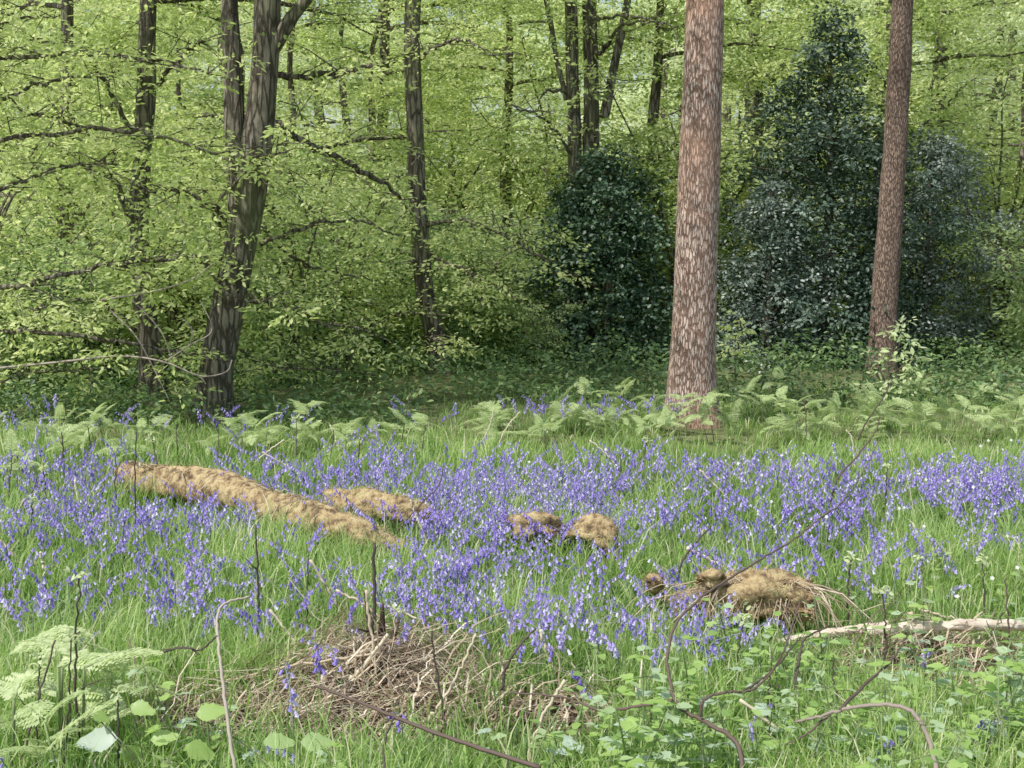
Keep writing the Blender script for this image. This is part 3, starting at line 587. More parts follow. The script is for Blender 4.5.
for px, py in ((5, 480), (35, 500), (60, 482), (90, 492), (115, 478)): spots.append((px, py, 'left of the far end of the long mossy log'))
FR = [([(62, 668), (82, 656), (104, 658), (122, 668)], 'arched pale bracken frond at lower left beside the tallest near stalk', 3.3, .085), ([(84, 668), (112, 656), (135, 651), (156, 653)], 'single long pale bracken frond pointing right at lower left', 3.25, .05), ([(14, 700), (22, 682), (36, 676), (50, 690)], 'small curled bracken frond at the left edge near the bottom', 3.2, .07), ([(60, 655), (50, 644), (34, 642), (18, 650)], 'pale bracken frond pointing left at lower left', 3.35, .075), ([(70, 700), (90, 690), (108, 698), (118, 712)], 'drooping bracken frond under the arched one at lower left', 3.3, .07), ([(40, 640), (62, 630), (84, 634)], 'topmost pale bracken frond of the lower left cluster', 3.45, .06)]
for pts, lab, Yf, lp in FR:
    P = smooth_path([at(a, b, Yf + .05 * math.sin(q_)) for q_, (a, b) in enumerate(pts)], 15); root = empty('bracken_fern', at(pts[0][0], 800, Yf), lab, 'fern'); st, fr = MB(), MB()
    tube(st, smooth_path([at(pts[0][0] - 3, 800, Yf), at(pts[0][0] - 1, (pts[0][1] + 800) / 2, Yf), P[0]], 10), .0042, 5, t=np.linspace(0, .6, 10)); tube(st, P, .0025 * (1 - .7 * np.linspace(0, 1, 15)), 4, t=.9); frond(fr, P, rng, lp, .75); st.build('stem', 'fstem', root); fr.build('frond', 'fern', root, False)
spots += [(38, 800, 'at the bottom left corner, pale and nearest'), (62, 752, 'at the lower left, just behind the nearest frond'), (85, 830, 'with the single long frond pointing right at lower left'), (10, 760, 'cut off by the left edge near the bottom'), (110, 770, 'behind the broad green leaves at lower left')]
for q_, (px, py, z) in enumerate(spots):
    p = onground(gnd(px, py)); k = int(rng.integers(0, 4)); lab = 'pale green unfurling bracken ' + z; g = 'bracken ferns ' + z if py < 600 else None
    if k not in firstF: o = thing2('bracken_fern', p, list(zip(('stem', 'frond'), FERN[k])), lab, 'fern', g); firstF[k] = o
    else: o = copy_tree(firstF[k]); o.location = p; set_label(o, lab, g)
    o.rotation_euler = (rng.normal(0, .3), rng.normal(0, .3), rng.uniform(0, 6.3)); o.scale = (rng.uniform(.4, .82),) * 3

# ------------------------------------------------------------------ logs, stump, pole
def fuzz(mb, V, Nn, n, L, rng, hang=.3):
    i_ = rng.integers(0, len(V), n); P = V[i_] + rng.normal(0, .01, (n, 3)); D = Nn[i_] + rng.normal(0, .7, (n, 3)); D[:, 2] -= hang * rng.uniform(-.6, 1, n)
    leaves(mb, P, D, rng.normal(0, 1, (n, 3)), L * .55 * rng.uniform(.4, 1.6, n), .2, np.clip(rng.normal(.55, .16, n) + .4 * np.sin(P[:, 0] * 19 + 2 * np.sin(P[:, 1] * 17)) * np.sin(P[:, 2] * 31 + P[:, 0] * 11), 0, 1), LEAF4)
def log(name, label, pts, rads, seed, mat='mossbase', nf=6000, L=.03, lump=.1, endmat=None, cat='log', green=0, rough=1):
    rng = np.random.default_rng(seed); P = smooth_path(pts, 48); r = smooth_path(np.c_[rads, rads, rads], 48)[:, 0]; root = empty(name, P[0], label, cat)
    mb = MB(); tube(mb, P, r, 28, lump=lump, rng=rng); V = mb.V[0].copy(); q_ = V * np.array([31., 37, 43]); q2 = V * np.array([83., 71, 67]); Nq = unit(V - np.repeat(P, 28, 0)); V += Nq * (np.sin(q_[:, 0] + 2 * np.sin(q_[:, 1])) * np.sin(q_[:, 2] + q_[:, 1]) * .011 + np.sin(q2[:, 0] + np.sin(q2[:, 2])) * np.sin(q2[:, 1]) * .006)[:, None] * (r.mean() / .07 * rough) + rng.normal(0, .002, V.shape); mb.V[0] = V
    mb.build('wood', mat, root)
    if nf:
        Nn = unit(V - np.repeat(P, 28, 0)); k = Nn[:, 2] > -.35; fb = MB(); fuzz(fb, V[k], Nn[k], int(nf * .6), L * .8, rng, 1.0); 
        if green: fb.T[0] = np.clip(fb.T[0] + green, 0, 1)
        fb.build('moss', 'moss', root, False)
    if endmat:
        eb = MB(); d = unit(P[-1] - P[-2]); tube(eb, [P[-1] + d * .002, P[-1] + d * .012], [r[-1] * .93, r[-1] * .8], 20, lump=.08, rng=rng); eb.build('broken_end', endmat, root)  # end cap coloured dark for the shade on its sunless side
    return root
def gz(px, py, z): p = gnd(px, py, z); return p
log('fallen_log', 'long tan mossy log lying across the bluebells at left', [gz(124, 478, .15), gz(180, 482, .16), gz(240, 498, .165), gz(300, 516, .155), gz(350, 531, .135), gz(405, 549, .07)], [.08, .092, .09, .085, .07, .028], 90, nf=9000, L=.02, lump=.08, rough=.8, green=.13)
log('fallen_log', 'short yellow green mossy log behind the near end of the long log', [gz(326, 499, .15), gz(370, 503, .17), gz(410, 511, .15), gz(440, 520, .08)], [.045, .07, .055, .03], 91, nf=3500, green=.25, lump=.16)
log('tree_stump', 'yellow green mossy stump remnant amid the densest bluebells', [gz(514, 540, .04), gz(526, 532, .11), gz(545, 530, .13), gz(562, 540, .06)], [.035, .06, .06, .03], 92, nf=1800, green=.35, lump=.4, cat='stump')
log('tree_stump', 'tan ridged stump remnant beside a dark hollow amid the densest bluebells', [gz(572, 534, .12), gz(588, 533, .15), gz(602, 542, .12), gz(612, 560, .04)], [.03, .055, .05, .028], 98, nf=1600, lump=.4, cat='stump')
log('fallen_log', 'thick short mossy log with a dark broken right end', [gz(676, 600, .08), gz(710, 600, .11), gz(745, 602, .125), gz(780, 604, .12), gz(814, 608, .115)], [.03, .05, .066, .072, .056], 93, nf=4500, lump=.42, green=.1, endmat='rot_shade')
log('moss_stub', 'tiny brown mossy stub poking up left of the thick short log', [gz(654, 592, .0), gz(655, 584, .12), gz(655, 578, .16)], [.035, .03, .022], 94, nf=500, lump=.15, cat='stump')
log('moss_stub', 'curled mossy bark piece standing on top of the thick short log', [gz(700, 583, .18), gz(712, 577, .24), gz(725, 582, .2)], [.015, .028, .012], 95, nf=400, lump=.2, cat='bark')
log('fallen_pole', 'long pale barked pole lying across the right heap to the edge', [gz(866, 631, .17), gz(930, 626, .2), gz(1000, 625, .2), gz(1080, 625, .19), gz(1200, 627, .17)], [.014, .017, .018, .019, .019], 96, mat='pole', nf=0, lump=.03, cat='pole')
log('fallen_pole', 'thin pale pole sloping down left from the right heap', [gz(778, 641, .08), gz(820, 634, .12), gz(850, 630, .15), gz(888, 625, .18)], [.009, .013, .014, .013], 97, mat='pole', nf=0, lump=.03, cat='pole')
mb = MB(); lroot = [o for o in bpy.data.objects if o.get('label', '').startswith('thick short mossy log')][0]
for _ in range(130):
    a = R.uniform(685, 812); p = gz(a, 604, .12); az = R.uniform(-2.6, -.5); l = R.uniform(.06, .2); q_ = np.linspace(0, 1, 6)
    P = p + np.array([math.cos(az) * .3, -.085, 0]) * q_[:, None] ** .6 * l / .13; P[:, 2] = .19 + R.normal(0, .012) - l * q_ ** 2.2 + .02 * q_
    tube(mb, P + R.normal(0, .004, (6, 3)), R.uniform(.0012, .0026), 4, t=float(np.clip(R.normal(.5, .25), 0, 1)), cap=False)
mb.build('dead_stalks', 'dead', lroot, False)
mb = MB(); rb = MB()
for _ in range(9):      # rotten brown face of the same log, its shadow put into the dark colour
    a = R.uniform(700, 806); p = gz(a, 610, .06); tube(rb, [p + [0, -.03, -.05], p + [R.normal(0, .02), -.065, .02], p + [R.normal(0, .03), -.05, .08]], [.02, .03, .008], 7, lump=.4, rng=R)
rb.build('shaded_rotten_face', 'rot_shade', lroot)
lroot = [o for o in bpy.data.objects if o.get('label', '').startswith('long tan mossy log')][0]
for _ in range(170):
    u = R.uniform(0, 1); a = 124 + 270 * u; b = np.interp(a, [124, 240, 300, 400], [478, 498, 516, 549]); rr = np.interp(u, [0, .7, 1], [.09, .085, .04]); p = gz(a, b, .155 - .07 * max(0, u - .7) / .3); l = R.uniform(.05, .2); q_ = np.linspace(0, 1, 6); sd = R.choice([-1., 1.], p=[.75, .25])
    P = p + np.stack([R.normal(0, .6) * l * q_, -sd * (rr + .01) * np.sin(np.minimum(q_ * l / rr, 1.9)), (rr + .006) * np.cos(np.minimum(q_ * l / rr, 1.9))], -1)
    tube(mb, P + R.normal(0, .004, (6, 3)), R.uniform(.0012, .0028), 4, t=float(np.clip(R.normal(.5, .25), 0, 1)), cap=False)
mb.build('dead_stalks', 'dead', lroot, False)
# solid dark tube standing in for the shade inside the stump's hollows
mb = MB(); root = empty('hollow_shade', gz(556, 552, .05), 'dark lump standing in for the shaded hollow of the bluebell stump', 'painted shade')
tube(mb, smooth_path([gz(548, 552, .03), gz(560, 540, .09), gz(578, 536, .1), gz(596, 552, .03)], 14), [.025] + [.05] * 12 + [.02], 12, lump=.4); mb.build('wood', 'rot_shade', root)

# ------------------------------------------------------------------ heaps of dead bracken litter
def ribbon(mb, P, w, t):
    P = np.asarray(P); T = unit(np.gradient(P, axis=0)); S = unit(np.cross(T, [0.3, .2, 1.])); V = np.stack([P - S * w[:, None], P + S * w[:, None]], 1).reshape(-1, 3); n = len(P); i_ = np.arange(n - 1)
    mb.add(V, np.stack([2 * i_, 2 * i_ + 1, 2 * i_ + 3, 2 * i_ + 2], -1), t)
def heap(label, e, hh, seed, nst, nlf):
    rng = np.random.default_rng(seed); cx, cy, rx, ry = e; z0 = float(hgt(cx, cy)); root = empty('litter_heap', (cx, cy, z0), label, 'heap')
    nr, ns = 14, 40; rr = np.linspace(0, 1.15, nr)[:, None]; th = np.arange(ns)[None] / ns * 6.2832
    ph = rng.uniform(0, 6.3, 6)
    def zz(x, y):
        r2 = ((x - cx) / rx) ** 2 + ((y - cy) / ry) ** 2; return z0 + hh * np.clip(1 - r2 ** .8, -.3, .75) * (.7 + .25 * np.sin(x * 9 + ph[0]) * np.sin(y * 11 + ph[1]) + .2 * np.sin(x * 23 + ph[2]) * np.sin(y * 19 + ph[3]))
    x = cx + rx * rr * np.cos(th); y = cy + ry * rr * np.sin(th); mb = MB(); V = np.stack([x, y, zz(x, y) + rng.normal(0, .012, x.shape)], -1)
    i_ = np.arange(nr - 1)[:, None]; j_ = np.arange(ns)[None]; mb.add(V.reshape(-1, 3), np.stack([i_ * ns + j_, (i_ + 1) * ns + j_, (i_ + 1) * ns + (j_ + 1) % ns, i_ * ns + (j_ + 1) % ns], -1).reshape(-1, 4)); mb.build('mound', 'litter', root)
    db = MB()
    for _ in range(int(nst * 1.5)):
        r = rng.uniform(0, 1) ** .5 * 1.2; a = rng.uniform(0, 6.3); x, y = cx + rx * r * math.cos(a), cy + ry * r * math.sin(a); l = rng.uniform(.06, .42) * rng.uniform(.5, 1); az = rng.normal(0, .9) + (math.pi if rng.uniform() < .5 else 0); s = np.linspace(-.5, .5, 6)
        P = np.stack([x + math.cos(az) * l * s, y + math.sin(az) * l * s, np.zeros(6)], -1); P[:, 2] = zz(P[:, 0], P[:, 1]) + .008 + abs(rng.normal(0, .035)) + l * abs(rng.normal(0, .3)) * (s + .5) - l * rng.uniform(0, .5) * s ** 2; P += rng.normal(0, .006, P.shape)
        ribbon(db, P, np.full(6, rng.uniform(.0009, .0030)), float(np.clip(rng.normal(.52, .3), 0, 1)))
    db.build('dead_stalks', 'dead', root, False)
    lb = MB(); r = rng.uniform(0, 1, nlf) ** .5 * 1.1; a = rng.uniform(0, 6.3, nlf); x, y = cx + rx * r * np.cos(a), cy + ry * r * np.sin(a)
    leaves(lb, np.stack([x, y, zz(x, y) + rng.uniform(.004, .03, nlf)], -1), rng.normal(0, 1, (nlf, 3)) * [1, 1, .4], np.array([0, 0, 1]) + rng.normal(0, .6, (nlf, 3)), rng.uniform(.018, .05, nlf), rng.uniform(.25, .7, nlf), np.clip(rng.normal(.4, .22, nlf), 0, 1)); lb.build('dead_leaves', 'dead', root, False)
heap('brown heap of dead bracken and leaves at centre left foreground', HEAPS[0], .14, 101, 1300, 1000)
heap('low strip of dead litter and moss in the bottom centre', HEAPS[1], .06, 102, 110, 300)
heap('flat patch of pale dead litter at lower left behind the broad leaves', HEAPS[2], .09, 103, 200, 350)
heap('brown heap of dead stalks under the pale pole at the right edge', HEAPS[3], .16, 104, 800, 1000)

root = empty('broken_stump', gz(380, 668, .05), 'dark broken stump jutting from the top of the centre heap', 'stump'); mb = MB()
for q_, (a, b, c, d, r) in enumerate(((374, 650, 364, 590, .014), (380, 652, 383, 604, .018), (388, 655, 400, 618, .014), (368, 655, 372, 614, .016))):
    Ys = gnd(380, 672)[1]; P = smooth_path([at(a, b + 14, Ys), at((a + c) / 2, (b + d) / 2, Ys), at(c, d, Ys - .01)], 12); tube(mb, P, r * np.linspace(1.2, .2, 12), 9, lump=.3, rng=R)
mb.build('wood', 'rot_shade', root)

# ------------------------------------------------------------------ stalks and twigs
def stick(name, label, lines, mat='twig', cat='stalk', group=None, part='stem', sides=5):
    """lines: [(points (px, py, Y), r0, r1, tint)]"""
    root = empty(name, at(*lines[0][0][0]), label, cat, group); mb = MB()
    for pts, r0, r1, t in lines:
        P = [at(p[0], p[1], p[2] * (.86 if cat in ('bramble', 'twig') and p[2] < 4.5 else 1)) for p in pts]; n = 4 if len(P) < 3 else 8 * len(P); P = smooth_path(P, n); P[1:-1] += R.normal(0, .0012 if cat in ('bramble', 'twig') else .0024, (n - 2, 3)); tube(mb, P, np.linspace(r0, r1, n) * (1.12 if cat in ('bramble', 'twig') else 1), sides, t=t)
    mb.build(part, mat, root); return root
def Yg(px, py): return gnd(px, py)[1]
# dark upright bracken stalks: foot pixel, top pixel
ST = [((137, 562), (137, 432), 'tallest, in front of the left end of the long mossy log'), ((258, 652), (257, 526), 'left of the centre heap in open grass'), ((308, 648), (307, 556), 'at the left shoulder of the centre heap'), ((364, 682), (370, 543), 'thickest, rising from the middle of the centre heap'),
      ((83, 780), (86, 578), 'tall, nearest, at lower left beside the bracken frond'), ((35, 790), (36, 668), 'at the bottom left corner under a frond'), ((392, 650), (391, 612), 'short, at the back of the centre heap'), ((112, 552), (111, 455), 'left of the long mossy log'), ((20, 470), (24, 440), 'at far left by the fern fringe'), ((64, 500), (66, 432), 'among the far left bluebells'),
      ((296, 470), (293, 418), 'behind the middle of the long log'), ((400, 462), (402, 392), 'in front of the dim gap near the slender oak'), ((240, 478), (244, 438), 'near the left oak foot'), ((500, 432), (498, 405), 'left of centre in the fern fringe'), ((885, 520), (889, 467), 'in bluebells at the right'), ((805, 450), (802, 398), 'right of the big pine, bent at its top'),
      ((960, 520), (957, 480), 'near the right edge in bluebells'), ((880, 700), (881, 590), 'under the green bramble leaves beside the right heap'), ((1008, 690), (1009, 578), 'at the right edge among bramble leaves'), ((765, 765), (762, 660), 'in the bramble patch at bottom centre right'), ((448, 742), (443, 632), 'at the right shoulder of the centre heap'),
      ((835, 760), (838, 655), 'second from left in the bramble patch'), ((735, 700), (738, 618), 'in front of the thick short log'), ((650, 770), (652, 690), 'at bottom centre beside the arching twig'), ((178, 470), (175, 425), 'at the left fern fringe between two ferns'), ((90, 470), (92, 425), 'in the left fern fringe'), ((550, 470), (548, 430), 'behind the densest bluebells'), ((672, 640), (676, 600), 'just left of the thick short log'),
      ((30, 560), (33, 500), 'leaning, at the left edge'), ((200, 545), (203, 495), 'in front of the long log, short'), ((420, 470), (424, 425), 'right of the slender oak foot'), ((985, 640), (987, 560), 'behind the pale pole end'), ((850, 640), (852, 560), 'between the short log and the right heap'), ((920, 600), (921, 560), 'short, behind the right heap')]
ST += [((8, 520), (12, 455), 'at the very left edge in bluebells'), ((46, 530), (44, 468), 'leaning right in the left bluebells'), ((100, 520), (104, 470), 'short, just left of the long log end'), ((125, 590), (121, 520), 'below the left end of the long log'), ((160, 480), (158, 440), 'behind the left end of the long log'), ((220, 470), (223, 428), 'behind the long log, left of its middle'),
       ((62, 800), (66, 640), 'second at lower left, right of the corner'), ((118, 800), (120, 690), 'third at lower left, among fronds'), ((10, 800), (40, 640), 'leaning right across the bottom left corner'), ((330, 470), (334, 430), 'behind the long log, right of its middle'), ((640, 480), (643, 440), 'below left of the big pine foot'), ((360, 480), (357, 436), 'behind the short green log')]
for (fx, fy), (tx, ty), z in ST:
    Y0 = Yg(fx, fy); big = 'thickest' in z; r0 = .0085 if big else (.0036 + .00022 * Y0) * R.uniform(.75, 1.2); ln = (fy - ty); tx += R.normal(0, .05) * ln
    top = at(tx, ty, Y0 + R.normal(0, .06)); lines = [([(fx, fy, Y0), ((fx + tx) / 2 + R.normal(0, .02) * ln, (fy + ty) / 2, Y0), (tx, ty, Y0 + .02)], r0, r0 * .6, .05 if R.uniform() < .7 else .3)]
    for _ in range(int(R.integers(0, 3))):
        u = R.uniform(.35, .9); bx, by = fx + (tx - fx) * u, fy + (ty - fy) * u; sd = R.choice([-1, 1]); lines.append(([(bx, by, Y0), (bx + sd * ln * R.uniform(.03, .14), by - ln * R.uniform(-.03, .12), Y0 + R.normal(0, .03))], r0 * .5, r0 * .25, .1))
    o = stick('dead_stalk', 'dark upright dead stalk ' + z, lines)
    if not big and R.uniform() < .4:      # curled young tip
        a = np.linspace(0, 4.5, 14); c = MB(); hr = .016 * (1 - a / 6.5); sd = R.choice([-1, 1]); tp = at(tx, ty, Y0 + .02)
        tube(c, tp + np.stack([sd * (.016 - hr * np.cos(a)), np.zeros(14), hr * np.sin(a)], -1), np.linspace(r0 * .8, r0 * .5, 14), 5, t=.8)
        leaves(c, tp + R.normal(0, .012, (16, 3)), R.normal(0, 1, (16, 3)), R.normal(0, 1, (16, 3)), .022, .5, .9); c.build('curled_tip', 'fern', o)
# pale broken stems, bent over
PL = [([(310, 560), (330, 592), (346, 622)], 'above the left shoulder of the centre heap'), ([(336, 590), (372, 610), (402, 642)], 'slanting over the top of the centre heap'), ([(342, 690), (362, 668), (388, 634)], 'thick, propped across the centre heap'), ([(428, 722), (455, 680), (476, 634)], 'propped on the right of the centre heap, palest'), ([(540, 630), (548, 655), (556, 672)], 'bent like a roof right of the centre heap'),
      ([(500, 648), (503, 690), (502, 712)], 'short, right end of the centre heap'), ([(270, 610), (290, 636), (302, 655)], 'crossing left of the centre heap'), ([(190, 690), (280, 668), (380, 652)], 'long, lying flat at the left of the centre heap'), ([(366, 590), (372, 640), (378, 690)], 'thin upright reddish, in the middle of the centre heap'), ([(375, 602), (410, 615), (462, 634)], 'at the back of the centre heap'),
      ([(75, 480), (78, 500), (80, 520)], 'white, upright left of the long log'), ([(218, 480), (220, 500), (222, 516)], 'white, upright in front of the long log'), ([(0, 540), (14, 556), (26, 568)], 'at the left edge'), ([(40, 552), (44, 570), (43, 590)], 'white, among the left bluebells'), ([(255, 462), (270, 450), (284, 440)], 'behind the long log, slanting'), ([(262, 452), (280, 462), (295, 470)], 'behind the long log, fallen'),
      ([(480, 445), (490, 425), (494, 408)], 'left in the pale tuft behind the bluebells'), ([(497, 450), (505, 430), (520, 412)], 'right in the pale tuft behind the bluebells'), ([(430, 550), (418, 520), (410, 500)], 'near the short green log'), ([(688, 548), (710, 560), (735, 575)], 'behind the thick short log'), ([(855, 470), (852, 440), (846, 430)], 'under the dark twig at right'),
      ([(760, 596), (770, 608), (776, 625)], 'draped over the thick short log'), ([(910, 612), (924, 645), (945, 672)], 'thick white stalk leaning on the pale pole'), ([(920, 610), (950, 618), (990, 632)], 'bent over the pale pole'), ([(740, 700), (800, 748), (824, 768)], 'long at bottom right under the arching twig'), ([(330, 425), (336, 440), (340, 452)], 'at the fern fringe left'), ([(565, 680), (540, 720), (525, 770)], 'at bottom centre beneath the twig'), ([(700, 470), (716, 486), (730, 500)], 'among the bluebells below the big pine'), ([(590, 440), (612, 460), (620, 475)], 'among bluebells left of the big pine')]
for pts, z in PL:
    Yb = min(Yg(p[0], p[1] + 12) for p in pts); th = 'thick' in z
    stick('broken_stick', 'pale broken dead stem ' + z, [([(a, b, Yb) for a, b in pts], .0095 if th else .0052, .006 if th else .0038, R.uniform(.7, 1))], 'dead', 'dead stem')
# woody arching twigs
stick('arching_bramble', 'tan arching stem hooked at its top, lower left of the centre heap', [([(238, 790, 3.5), (228, 720, 3.6), (220, 660, 3.7), (217, 618, 3.8), (226, 603, 3.85), (250, 597, 3.9)], .005, .003, .9), ([(218, 636, 3.75), (200, 650, 3.75), (188, 648, 3.75), (162, 650, 3.8)], .003, .0015, .1)], cat='bramble')
stick('arching_bramble', 'long dark arching bramble rising in a hook to the upper right', [([(742, 790, 3.2), (738, 745, 3.3), (705, 722, 3.4), (678, 705, 3.5), (669, 675, 3.6), (668, 650, 3.65), (680, 618, 3.75), (715, 588, 3.9), (760, 560, 4.1), (800, 535, 4.3), (830, 510, 4.4)], .0058, .0022, .35),
       ([(672, 700, 3.5), (640, 706, 3.55), (600, 710, 3.6), (565, 698, 3.65), (510, 692, 3.7)], .0042, .002, .4), ([(700, 716, 3.4), (704, 700, 3.4), (725, 692, 3.4), (750, 690, 3.4), (772, 672, 3.4), (788, 640, 3.4), (800, 600, 3.5)], .004, .0018, .25),
       ([(820, 518, 4.35), (845, 500, 4.4), (860, 478, 4.5), (880, 440, 4.6)], .0022, .0012, .2)], cat='bramble')
stick('arching_bramble', 'thick tan arched bramble at the bottom right corner', [([(942, 790, 3.1), (930, 745, 3.2), (915, 715, 3.25), (890, 705, 3.3), (850, 708, 3.35), (815, 718, 3.4), (795, 722, 3.45)], .0062, .003, .7), ([(840, 710, 3.36), (870, 680, 3.5), (890, 662, 3.6), (908, 635, 3.7)], .0045, .002, .2), ([(830, 714, 3.4), (805, 735, 3.4), (785, 745, 3.4)], .003, .002, .3)], cat='bramble')
stick('fallen_twig', 'dark straight twig lying across the bottom centre', [([(316, 686, 3.7), (350, 698, 3.65), (395, 717, 3.5), (450, 738, 3.35), (540, 768, 3.2)], .0035, .0055, .35), ([(395, 717, 3.5), (385, 740, 3.4), (384, 775, 3.3)], .003, .003, .1)], cat='twig')
stick('fallen_twig', 'bent dark twig right of the centre heap', [([(502, 690, 4.0), (506, 668, 4.0), (520, 645, 4.0), (536, 628, 4.05)], .0045, .003, .2)], cat='twig')
stick('fallen_twig', 'short dark upright twig in the bluebells behind the thick short log', [([(678, 580, 5), (683, 560, 5), (698, 540, 5.1), (710, 528, 5.1)], .005, .003, .1)], cat='twig')
stick('fallen_twig', 'slim dark twig slanting up from the bluebells near the long log end', [([(390, 548, 5.6), (400, 528, 5.6), (420, 505, 5.7), (438, 486, 5.8), (444, 466, 5.8)], .0045, .002, .2), ([(420, 540, 5.6), (440, 512, 5.6), (458, 490, 5.7)], .003, .0018, .2)], cat='twig')
stick('fallen_twig', 'wiry dark twig standing at right between bluebells and fringe', [([(830, 505, 6.4), (838, 478, 6.4), (858, 455, 6.5), (876, 430, 6.6), (880, 415, 6.6)], .006, .003, .3), ([(858, 440, 8), (868, 420, 8), (885, 395, 8), (892, 380, 8)], .006, .003, .15)], cat='twig')
stick('fallen_twig', 'pair of thin dark twigs leaning at the far left bluebells', [([(4, 528, 6), (18, 510, 6), (36, 486, 6.1)], .005, .003, .15), ([(20, 515, 6.1), (32, 492, 6.1), (37, 478, 6.1)], .004, .002, .1)], cat='twig')
stick('fallen_twig', 'small curved dark twig lying in grass left of the tan hooked stem', [([(163, 652, 3.9), (185, 647, 3.9), (200, 655, 3.9)], .003, .0015, .1)], cat='twig')
stick('fallen_twig', 'dark twig rising from the brambles at the bottom right', [([(795, 690, 3.6), (800, 655, 3.65), (806, 638, 3.7), (830, 626, 3.75)], .004, .002, .1), ([(745, 690, 3.6), (775, 668, 3.6), (798, 640, 3.6)], .003, .002, .1)], cat='twig')

# ------------------------------------------------------------------ brambles, nettles, broad leaves
def nettle_meshes(seed, h, pairs, leaf, tr):
    rng = np.random.default_rng(seed); st, lb = MB(), MB(); s = np.linspace(0, 1, 7); P = np.stack([.05 * s ** 2 * rng.normal(), .05 * s ** 2 * rng.normal(), h * s], -1); tube(st, P, .0035 * (1 - .5 * s), 5, t=.3 + .4 * s)
    az = rng.uniform(0, 6.3)
    for k in range(pairs):
        u = .35 + .65 * k / (pairs - 1); p = P[int(u * 6)]; az += math.pi / 2 + rng.normal(0, .2)
        for sd in (0, math.pi):
            a = az + sd; d = np.array([math.cos(a), math.sin(a), rng.uniform(-.15, .3)]); e = p + d * .025; tube(st, [p, e], .0015, 3, t=.5, cap=False)
            dirs = [d] if not tr else [d, d + np.array([-d[1], d[0], 0]) * 1.2, d - np.array([-d[1], d[0], 0]) * 1.2]
            m = len(dirs); leaves(lb, np.repeat(e[None], m, 0), np.array(dirs), np.array([0, 0, 1.]) + rng.normal(0, .25, (m, 3)), leaf * rng.uniform(.7, 1.1, m) * (1.1 - .35 * u), .68, np.clip(rng.normal(.5, .27), 0, 1), TOOTH)
    return st.mesh('stem', 'fstem'), lb.mesh('leaves', 'nettle', False)
NET = [nettle_meshes(111, .28, 6, .058, False), nettle_meshes(112, .34, 7, .052, False), nettle_meshes(113, .24, 5, .05, True), nettle_meshes(114, .36, 6, .055, True), nettle_meshes(115, .18, 4, .055, True)]
rng = np.random.default_rng(110); firstN = {}; sp = []
for _ in range(85): px = rng.uniform(600, 1070); py = rng.uniform(700 + max(0, (760 - px)) * .45, 850); sp.append((px, py, 'in the green patch at the bottom right corner'))
for _ in range(46): sp.append((rng.uniform(830, 1060), rng.uniform(770, 930), 'in the green patch at the bottom right corner'))
for _ in range(6): sp.append((rng.uniform(840, 1040), rng.uniform(660, 730), 'around the foot of the right heap'))
for _ in range(8): sp.append((rng.uniform(60, 330), rng.uniform(770, 850), 'along the bottom edge at left'))
for _ in range(8): sp.append((rng.uniform(330, 640), rng.uniform(770, 850), 'along the bottom edge in the centre'))
sp += [(735, 680, 'alone before the thick short log'), (950, 600, 'alone behind the pale pole'), (990, 625, 'tall and pale above the pole at the right edge')]
for px, py, z in sp:
    p = onground(gnd(px, py)); k = int(rng.integers(0, 5)); nm = 'nettle_plant' if k < 2 else 'bramble_plant'; lab = ('upright nettle with toothed green leaves ' if k < 2 else 'young bramble with leaflets in threes ') + z; g = lab + ' group'
    g = ('nettles ' if k < 2 else 'brambles ') + z if 'alone' not in z and 'tall' not in z else None
    if k not in firstN: o = thing2(nm, p, list(zip(('stem', 'leaves'), NET[k])), lab, 'nettle' if k < 2 else 'bramble', g); firstN[k] = o
    else: o = copy_tree(firstN[k]); o.location = p; set_label(o, lab, g)
    o.rotation_euler = (rng.normal(0, .12), rng.normal(0, .12), rng.uniform(0, 6.3)); o.scale = (rng.uniform(.7, 1.1),) * 3
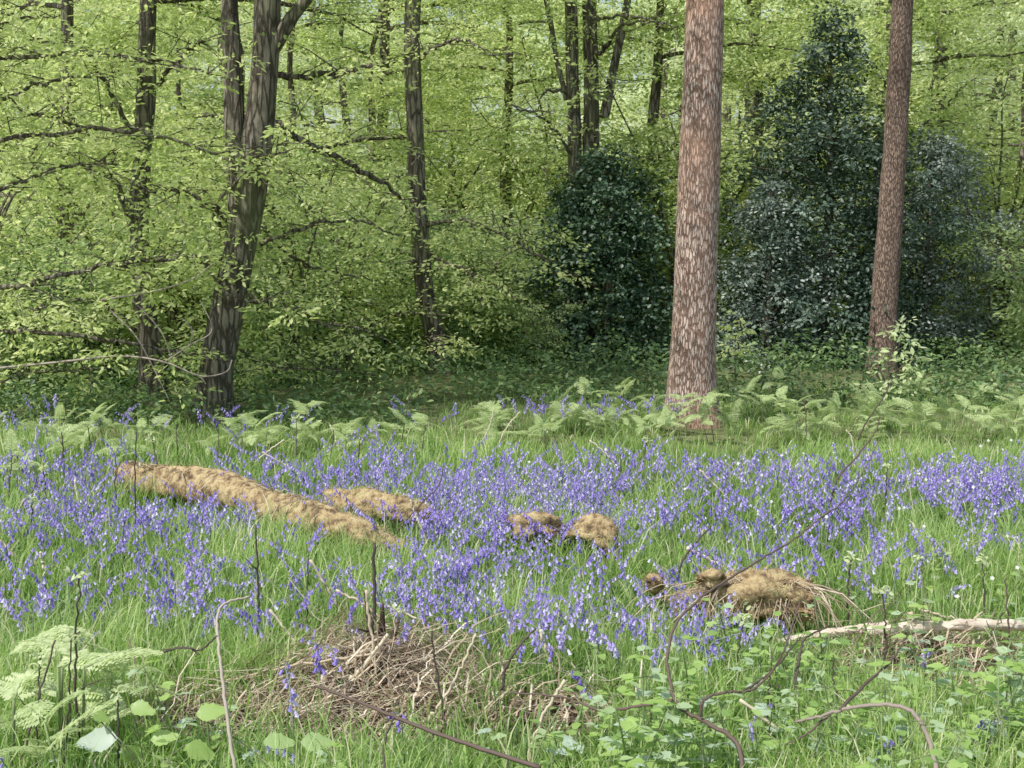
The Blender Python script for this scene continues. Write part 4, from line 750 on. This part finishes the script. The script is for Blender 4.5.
# broad leaves at lower left
def broad(label, foot, lv, seed, t):
    rng = np.random.default_rng(seed); Y0 = 3.1; p0 = at(*foot, Y0); root = empty('broad_leaf_plant', p0, label, 'plant'); st, lb = MB(), MB()
    for (px, py, dx, dy, L, tt) in lv:
        p = at(px, py, Y0); tube(st, smooth_path([p0, (p0 + p) / 2 + [0, 0, .03], p], 8), .0022, 4, t=.2)
        d = np.array([dx, rng.uniform(-.3, .3), dy]); leaves(lb, p[None], d[None], (np.array([0, -.75, .8]) + rng.normal(0, .1, 3))[None], L, .62, tt, TOOTH)
    st.build('stem', 'fstem', root); lb.build('leaves', 'nettle', root, False)
broad('broad bright green leaves with one pale silvery leaf at lower left', (150, 800), [(118, 738, -1, -.15, .12, 1), (92, 712, .3, -.2, .055, .4), (130, 705, 1, -.25, .075, .45), (125, 745, .4, -.9, .085, .4), (150, 740, 1, .1, .08, .5), (185, 745, 1, -.5, .09, .4)], 121, .5)
broad('small bright leaves at bottom left of the dark straight twig', (300, 800), [(262, 742, 1, -.1, .09, .6), (300, 742, 1, -.1, .09, .62), (195, 715, 1, .1, .09, .5), (250, 780, .8, .4, .1, .5)], 122, .5)
broad('bright yellow green leaves at the bottom edge right of centre', (730, 810), [(712, 768, .6, .3, .09, .6), (740, 772, .9, .25, .1, .65), (705, 745, .1, 1, .05, .7)], 123, .6)

# ------------------------------------------------------------------ small white flowers
mb_s, mb_p = MB(), MB(); tube(mb_s, [[0, 0, 0], [.01, 0, .12], [.015, 0, .24]], .0014, 4, t=1)
a = np.arange(5) / 5 * 6.2832; leaves(mb_p, np.repeat([[.015, 0, .24]], 5, 0), np.stack([np.cos(a), np.sin(a) * .4, np.sin(a) * .9 + .1], -1), np.array([[0, -1, .6]] * 5)  , .009, .7, .5, LEAF4)
wf = [('stem', mb_s.mesh('stem', 'fstem')), ('petals', mb_p.mesh('petals', 'white', False))]; first = None
rng = np.random.default_rng(130)
for k in range(44):
    px, py = (rng.uniform(890, 1024), rng.uniform(440, 600)) if k < 20 else (rng.uniform(660, 1000), rng.uniform(440, 520)) if k < 34 else (rng.uniform(470, 650), rng.uniform(450, 500)); z = 'at the right side of the clearing' if k < 20 else 'among the right hand bluebells' if k < 34 else 'among the central bluebells'
    p = onground(gnd(px, py, .24)); lab = 'tiny white starry flower on a thin stem ' + z; g = 'white flowers ' + z
    if first is None: o = first = thing2('stitchwort_flower', p, wf, lab, 'flower', g)
    else: o = copy_tree(first); o.location = p; set_label(o, lab, g)
    o.rotation_euler.z = rng.uniform(-.6, .6); o.scale = (1, 1, rng.uniform(.8, 1.2))
